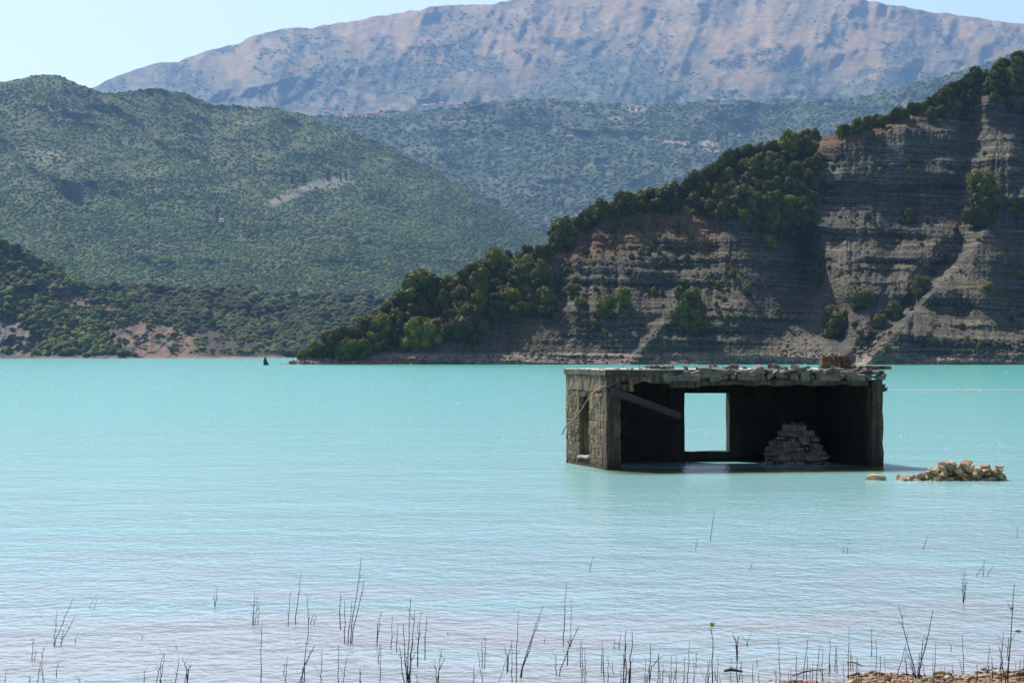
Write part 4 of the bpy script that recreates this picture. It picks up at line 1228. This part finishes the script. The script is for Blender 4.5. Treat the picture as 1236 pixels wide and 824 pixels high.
nt2.links.new(g2.outputs['Position'], vo.inputs['Vector'])
hs = nt2.nodes.new('ShaderNodeSeparateColor'); nt2.links.new(vo.outputs['Color'], hs.inputs[0])
rp = ramp(nt2, hs.outputs[0], [(0, (0.07, 0.042, 0.022)), (.5, (0.15, 0.095, 0.055)), (1, (0.30, 0.22, 0.15))])
nt2.links.new(rp.outputs[0], p2.inputs['Base Color'])
nt2.links.new(bump(nt2, vo.outputs['Distance'], 0.8, -0.02), p2.inputs['Normal'])
tag(link('gravel_bank', np_mesh('gravel_bank', v, grid_faces(len(ys), len(xs))), GRAV), 'brown gravel bank at the near edge of the lake', kind='structure')
g = np.random.default_rng(95)
gx = g.uniform(-1, 8, 15000); gy = g.uniform(18.5, 22.6, 15000); gz = bank_h(gx, gy)
k_ = gz > -0.012
cols = np.array([0.20, 0.135, 0.085])[None] * g.uniform(.25, 2.4, (k_.sum(), 1)) * (1 + .12 * g.standard_normal((k_.sum(), 3)))
scatter('gravel', np.stack([gx, gy, gz - .004], -1)[k_], g.uniform(.007, .024, k_.sum()) * g.choice([1, 1, 1, 1.8], k_.sum()), np.clip(cols, .03, .7), 'small brown pebbles strewn over the near bank', terrain_mat('pebble', 30, .25), 1, 0.6, 96)

# ------------------------------------------------------------------ dead stems in the shallows
STEM, *_r = rock_mat('dead_stem_bark', (0.035, 0.026, 0.022), (0.085, 0.062, 0.05), 40, 0.0005)
PALESTEM, *_r = rock_mat('pale_twig_bark', (0.20, 0.15, 0.12), (0.32, 0.26, 0.21), 40, 0.0005)
GREENM = leaf_mat('fresh_leaf', (0.10, 0.16, 0.02), (0.16, 0.22, 0.03), .3)

def stem_bm(D, base, x0, y0, x1, y1, th, g, twigs=0):
    """pixel ends -> tapered crooked stem in metres relative to base"""
    def P(px, py, dy=0): 
        r_ = ray(px, py, D); return Vector(r_) + Vector((0, dy, 0)) - base
    bm = bmesh.new(); n = 7
    lean = g.uniform(-.12, .12)
    pts = []
    wob = th * 1.3
    for i in range(n + 1):
        t = i / n
        q = P(x0 + (x1 - x0) * t, y0 + (y1 - y0) * t, lean * t)
        if 0 < i < n: q += Vector((g.uniform(-wob, wob), 0, 0))
        pts.append(q)
    pts[0] = pts[0] + Vector((0, 0, -0.12))
    rr = [th * (1 - .6 * i / n) for i in range(n + 1)]
    tube(bm, pts, rr, 5)
    for k_ in range(twigs):
        i = g.randint(2, n - 1); a = pts[i]; s = g.choice((-1, 1)); ln = g.uniform(.02, .07)
        tube(bm, [a, a + Vector((s * ln * .5, g.uniform(-.03, .03), ln * .8)), a + Vector((s * ln * .7, 0, ln * 1.5))], [th * .45, th * .35, th * .18], 4)
    return bm

def plant(stems, label, group=None, mat=None, th=1.0, leaves=None, twigs=1, name=None):
    """stems: list of (x0, y0, x1, y1) in photo pixels; all rooted at the same distance"""
    g = random.Random(int(stems[0][0] * 31 + stems[0][1]))
    x0, y0 = stems[0][0], max(s[1] for s in stems)
    yb = y0
    if y0 >= 822: yb = y0 + g.uniform(0, 10)
    D = F * HC / (yb - HY)
    base = Vector(((x0 - CX) / F * D, D, 0))
    zb = float(bank_h(np.array([base.x]), np.array([base.y]))[0])
    base.z = max(0.0, zb)
    m = mat or STEM; t = 0.0043 * th
    if len(stems) == 1 and not leaves:
        s = stems[0]; y_0 = yb if s[1] >= 822 else s[1]
        o = link(name or 'dead_sapling', bm_mesh('dead_stem', stem_bm(D, base, s[0], y_0, s[2], s[3], t, g, twigs), True), m)
        o.location = base; tag(o, label, 'dead plant', group); return o
    root = empty(name or 'dead_shrub', base); tag(root, label, 'dead plant', group)
    for s in stems:
        y_0 = yb if s[1] >= 822 else s[1]
        link('stem', bm_mesh('stem', stem_bm(D, base, s[0], y_0, s[2], s[3], t, g, twigs), True), m, root)
    for (lx, ly, s_) in (leaves or []):
        bm = bmesh.new()
        q = Vector(ray(lx, ly, D)) - base
        for k_ in range(3):
            a = g.uniform(-1, 1); d = Vector((math.sin(a), .3, math.cos(a) * .6 + .2)) * s_
            w_ = Vector((0, s_ * .25, 0)) + d.cross(Vector((0, 1, 0))) * .3
            vs = [bm.verts.new(q), bm.verts.new(q + d * .5 + w_), bm.verts.new(q + d), bm.verts.new(q + d * .5 - w_)]
            bm.faces.new(vs)
        link('leaf', bm_mesh('leaf', bm), GREENM if len(stems) == 1 else PALESTEM, root)
    return root

plant([(64, 779, 87, 721), (65, 779, 67, 737), (71, 779, 89, 743), (73, 778, 77, 760)], 'fan of dark stems at the far left, two leaning right together')
plant([(107, 734, 120, 712), (114, 734, 117, 722)], 'pale faint twig pair above the fan of stems at the far left', None, PALESTEM, .8)
plant([(260, 732, 261, 709), (259, 730, 259, 716)], 'short solitary upright stick, farthest out left of centre')
plant([(306, 754, 308, 713), (308, 754, 312, 717), (311, 753, 313, 730), (305, 750, 307, 728)], 'tight tuft of short twiggy stems between the solitary stick and three spaced stems', None, None, .9, None, 2)
plant([(347, 755, 352, 712)], 'leftmost of three spaced stems left of centre')
plant([(356, 753, 363, 692)], 'middle and tallest of three spaced stems left of centre', None, None, 1.2)
plant([(373, 752, 369, 717), (375, 753, 378, 740), (378, 753, 383, 742)], 'rightmost of three spaced stems, with small side twigs')
plant([(366, 824, 373, 744), (360, 824, 375, 786), (364, 812, 378, 780)], 'long stem with side branches rising from the bottom edge left of centre', None, None, 1.1)
plant([(315, 824, 316, 752)], 'straight tall single stem rising from the bottom edge, left of the branched one', None, None, 1.1)
plant([(422, 775, 436, 672), (424, 770, 440, 697), (416, 776, 415, 725), (411, 745, 410, 716), (420, 775, 424, 726)], 'tallest dark shrub left of centre with one long stem leaning right', None, None, 1.2)
plant([(454, 780, 460, 737), (455, 760, 456, 750)], 'leaning thin stem just right of the tallest dark shrub')
plant([(472, 783, 474, 741)], 'thin upright stem left of the dense central clump')
plant([(479, 786, 480, 755)], 'short thin stem touching the left of the dense central clump')
plant([(490, 824, 496, 721), (491, 824, 487, 752), (493, 824, 500, 736), (489, 824, 482, 780), (492, 824, 498, 770), (494, 824, 489, 790), (495, 824, 496, 790)], 'dense central clump of dark stems at the bottom edge', None, None, 1.25, None, 2)
plant([(503, 803, 509, 737), (504, 800, 505, 752), (513, 780, 515, 742)], 'upright stems directly right of the dense central clump', None, None, 1.1)
plant([(527, 824, 533, 782), (528, 824, 525, 794), (529, 812, 537, 792)], 'small forked twig right of the dense central clump')
plant([(583, 824, 577, 784), (582, 790, 581, 775), (585, 790, 586, 769)], 'thin curved stem with a broken pair above it, centre of the bottom edge', None, None, .8)
plant([(625, 817, 655, 730), (628, 815, 652, 745)], 'long doubled stem leaning right near the bottom centre', None, None, 1.2)
plant([(618, 822, 618, 770), (623, 812, 626, 737)], 'upright pair of stems at the foot of the long leaning one')
plant([(598, 824, 614, 790), (612, 795, 609, 780), (613, 793, 617, 778)], 'pale reddish dry twig left of the long leaning stem', None, PALESTEM, 1)
plant([(680, 779, 684, 705)], 'tall straight stem standing alone right of centre', None, None, 1.2)
plant([(689, 780, 690, 722)], 'thin straight stem immediately right of the tall lone stem', None, None, .8)
plant([(673, 815, 697, 755), (685, 786, 690, 770)], 'stem leaning right below the tall lone stem', None, None, 1.2)
plant([(671, 815, 671, 790)], 'short stub at the foot of the leaning stem below the tall lone one')
plant([(753, 822, 756, 760), (756, 822, 754, 775), (760, 817, 763, 762), (759, 816, 760, 795), (754, 824, 752, 790)], 'dark bunched stems right of centre, thick at the foot', None, None, 1.4)
plant([(784, 810, 786, 775), (781, 824, 784, 808), (784, 806, 801, 790)], 'crooked twig with a long side branch right of the bunched stems')
plant([(861, 824, 860, 753)], 'tall stem with a fresh green leaf tuft at its tip', None, None, 1.4, [(860, 754, .034), (860, 756, .03)])
plant([(891, 824, 890, 776), (890, 780, 887, 769), (890, 780, 893, 768)], 'stem with a forked tip right of the leafy one', None, None, 1.2)
plant([(902, 779, 908, 762), (902, 774, 896, 768)], 'small crooked twig standing in the water right of the forked stem', None, PALESTEM, .8)
plant([(1107, 820, 1086, 733), (1108, 820, 1125, 735), (1109, 820, 1111, 770), (1106, 820, 1098, 790), (1108, 820, 1112, 790)], 'wide V of two long stems on the right above the gravel', None, None, 1.35, None, 3)
plant([(1216, 822, 1226, 705), (1217, 820, 1220, 770), (1214, 820, 1207, 780)], 'tallest stem at the right edge with a few dry leaves', None, None, 1.4, [(1223, 735, .03), (1229, 763, .035)], 3)
plant([(1207, 815, 1214, 763)], 'thinner stem just left of the tallest one at the right edge')
plant([(857, 652, 862, 613)], 'farthest out leaning stem, below the ruin', None, None, 1.2)
plant([(839, 663, 842, 648)], 'short stick beside and left of the farthest leaning stem')
plant([(712, 690, 716, 670)], 'short leaning stick alone in open water left below the ruin')
plant([(905, 688, 909, 679)], 'tiny leaning stick alone in open water below the ruin')
plant([(1018, 667, 1018, 659), (1023, 667, 1023, 657)], 'tiny pair of sticks in open water below the ruin')
plant([(1114, 663, 1119, 643)], 'leaning stick in open water below the rubble heap')
plant([(1228, 648, 1229, 634)], 'small upright stick in open water at the right edge')
plant([(1163, 727, 1161, 703), (1163, 718, 1167, 697), (1163, 716, 1160, 686), (1165, 710, 1165, 688)], 'forked twigs in open water above the wide V')
plant([(1187, 693, 1188, 673), (1178, 695, 1186, 680), (1191, 693, 1198, 683)], 'small spread of twigs right of the forked twigs in open water')
plant([(39, 796, 41, 768), (41, 797, 42, 786)], 'short dark stem pair left of the fan at the far left')
plant([(50, 795, 52, 781)], 'short bent stick between the dark pair and the fan at the far left')
plant([(187, 824, 197, 790), (193, 824, 198, 788), (194, 824, 195, 802), (174, 824, 174, 808)], 'loose group of leaning sticks on the bottom edge left')
plant([(222, 824, 226, 806), (226, 808, 220, 793), (226, 808, 235, 800), (212, 824, 216, 792)], 'forked twig shaped like a Y on the bottom edge left', None, None, 1.1)
sm = [(45, 824, 46, 801), (53, 824, 53, 795), (67, 817, 70, 796), (97, 824, 97, 816), (6, 824, 5, 808), (35, 824, 35, 815), (172, 772, 171, 765), (91, 775, 92, 768), (213, 782, 214, 777),
      (540, 766, 541, 761), (434, 824, 434, 807), (458, 824, 461, 776), (457, 800, 458, 778), (408, 824, 410, 775), (413, 824, 419, 789), (387, 824, 388, 783), (344, 824, 345, 793), (571, 824, 573, 800),
      (342, 815, 343, 800), (435, 822, 435, 808), (503, 824, 503, 815)]
for s in sm: plant([s], 'short bare stick standing in the shallows on the left half', 'short sticks in the left shallows', None, .95, None, int(s[0]) % 2)
sr = [(700, 805, 701, 773), (703, 817, 703, 774), (707, 815, 706, 782), (726, 811, 726, 772), (729, 815, 729, 785), (734, 824, 734, 791), (740, 813, 740, 800), (742, 783, 742, 770), (747, 783, 749, 762),
      (794, 824, 794, 786), (800, 824, 800, 798), (808, 824, 808, 812), (816, 824, 816, 789), (824, 824, 826, 791), (830, 824, 832, 773), (838, 824, 838, 797), (840, 805, 840, 787), (855, 824, 855, 799),
      (852, 824, 852, 812), (866, 824, 867, 790), (863, 820, 864, 804), (893, 820, 894, 795), (909, 824, 909, 801), (914, 802, 914, 794), (936, 824, 936, 802), (962, 824, 962, 788), (968, 822, 975, 765),
      (973, 820, 973, 788), (978, 824, 978, 805), (985, 822, 988, 775), (992, 824, 992, 780), (1000, 815, 1001, 768), (1002, 812, 1001, 790), (1008, 810, 1007, 780), (1010, 812, 1010, 778), (1024, 819, 1025, 756),
      (1027, 810, 1028, 783), (1030, 808, 1029, 790), (1052, 792, 1052, 757), (1058, 822, 1058, 772), (1062, 818, 1062, 790), (1039, 824, 1039, 810), (1082, 820, 1092, 775), (1094, 818, 1094, 780), (1128, 820, 1130, 775),
      (1151, 820, 1151, 802), (1163, 815, 1165, 765), (1163, 818, 1160, 795), (1192, 817, 1194, 778), (1199, 818, 1197, 800), (1228, 818, 1229, 792), (1233, 820, 1234, 806), (686, 779, 688, 770), (657, 775, 658, 768),
      (1148, 785, 1148, 778), (996, 824, 990, 803), (942, 824, 941, 770), (1117, 820, 1113, 800), (1135, 822, 1136, 808), (1178, 822, 1180, 800), (1210, 822, 1208, 805), (1069, 824, 1070, 812), (956, 824, 955, 806)]
for s in sr: plant([s], 'thin bare stick standing in the shallows on the right half', 'thin sticks in the right shallows', None, .95, None, int(int(s[0]) % 4 == 0))
g = random.Random(5)
for _ in range(34):
    x = g.uniform(700, 1236); h_ = g.uniform(8, 30)
    plant([(x, 824, x + g.uniform(-3, 3), 820 - h_)], 'thin bare stick standing in the shallows on the right half', 'thin sticks in the right shallows', None, g.uniform(.6, .95), None, 0)
PL = []
for o_ in SC.objects:
    if o_.parent is None and o_.get('category') == 'dead plant':
        D_ = o_.location.y
        PL.append((o_, CX + o_.location.x / D_ * F, HY + HC * F / D_, o_.get('group'), len(o_.children), o_['label']))
MARK = {'fan of dark': 'far-left fan of stems', 'tallest dark shrub': 'tallest left shrub', 'dense central': 'dense central clump', 'long doubled': 'long leaning stem', 'tall straight stem standing': 'tall lone stem', 'dark bunched': 'bunched stems', 'fresh green': 'green-tipped stem', 'forked tip': 'fork-tipped stem', 'wide V': 'wide V of stems', 'tallest stem at the right': 'tallest right-edge stem', 'straight tall single': 'straight left stem', 'shaped like a Y': 'Y-shaped twig', 'crooked twig with': 'crooked branched twig', 'middle and tallest': 'three spaced stems', 'thin curved': 'thin curved stem'}
ML = [(p[1], p[2], v_) for k_, v_ in MARK.items() for p in PL if k_ in p[5] and not p[3] and not p[5].startswith('forked twigs in open')]
relabel([(p[0], p[1], p[2], 'thin bare') for p in PL if p[3]], ML, 'stick in water', 14, 70)
# driftwood
for (x0, y0, x1, y1, lab) in ((956, 818, 998, 811, 'thin dark driftwood branch lying at the water edge, left of the gravel'), (1022, 802, 1042, 807, 'broken stick lying on the shallow gravel patch'),
                              (874, 812, 896, 814, 'short thick dark piece of driftwood in the shallows')):
    D0_, D1_ = F * HC / (y0 - HY), F * HC / (y1 - HY)
    a = Vector(((x0 - CX) / F * D0_, D0_, .02)); b_ = Vector(((x1 - CX) / F * D1_, D1_, .03))
    bm = bmesh.new(); t_ = .016 if 'thick' in lab else .007
    tube(bm, [Vector((0, 0, 0)), (b_ - a) * .4 + Vector((0, .02, .012)), (b_ - a)], [t_ * .7, t_, t_ * .5], 6)
    o = link('driftwood', bm_mesh('driftwood', bm, True), STEM); o.location = a; tag(o, lab, 'driftwood')

# ------------------------------------------------------------------ air
bm = bmesh.new(); box_bm(bm, -6800, 6800, -150, 12600, -8.2, 1750)
hz = link('haze', bm_mesh('haze', bm))
hm = bpy.data.materials.new('air'); hm.use_nodes = True; hn = hm.node_tree
for n_ in list(hn.nodes):
    if n_.type == 'BSDF_PRINCIPLED': hn.nodes.remove(n_)
pv = hn.nodes.new('ShaderNodeVolumePrincipled')
pv.inputs['Color'].default_value = (0.30, 0.56, 1.0, 1)
pv.inputs['Density'].default_value = 5.2e-5
pv.inputs['Anisotropy'].default_value = 0.25
hn.links.new(pv.outputs[0], hn.nodes['Material Output'].inputs['Volume'])
hz.data.materials.append(hm)
tag(hz, 'thin blue summer haze filling the air', kind='stuff')
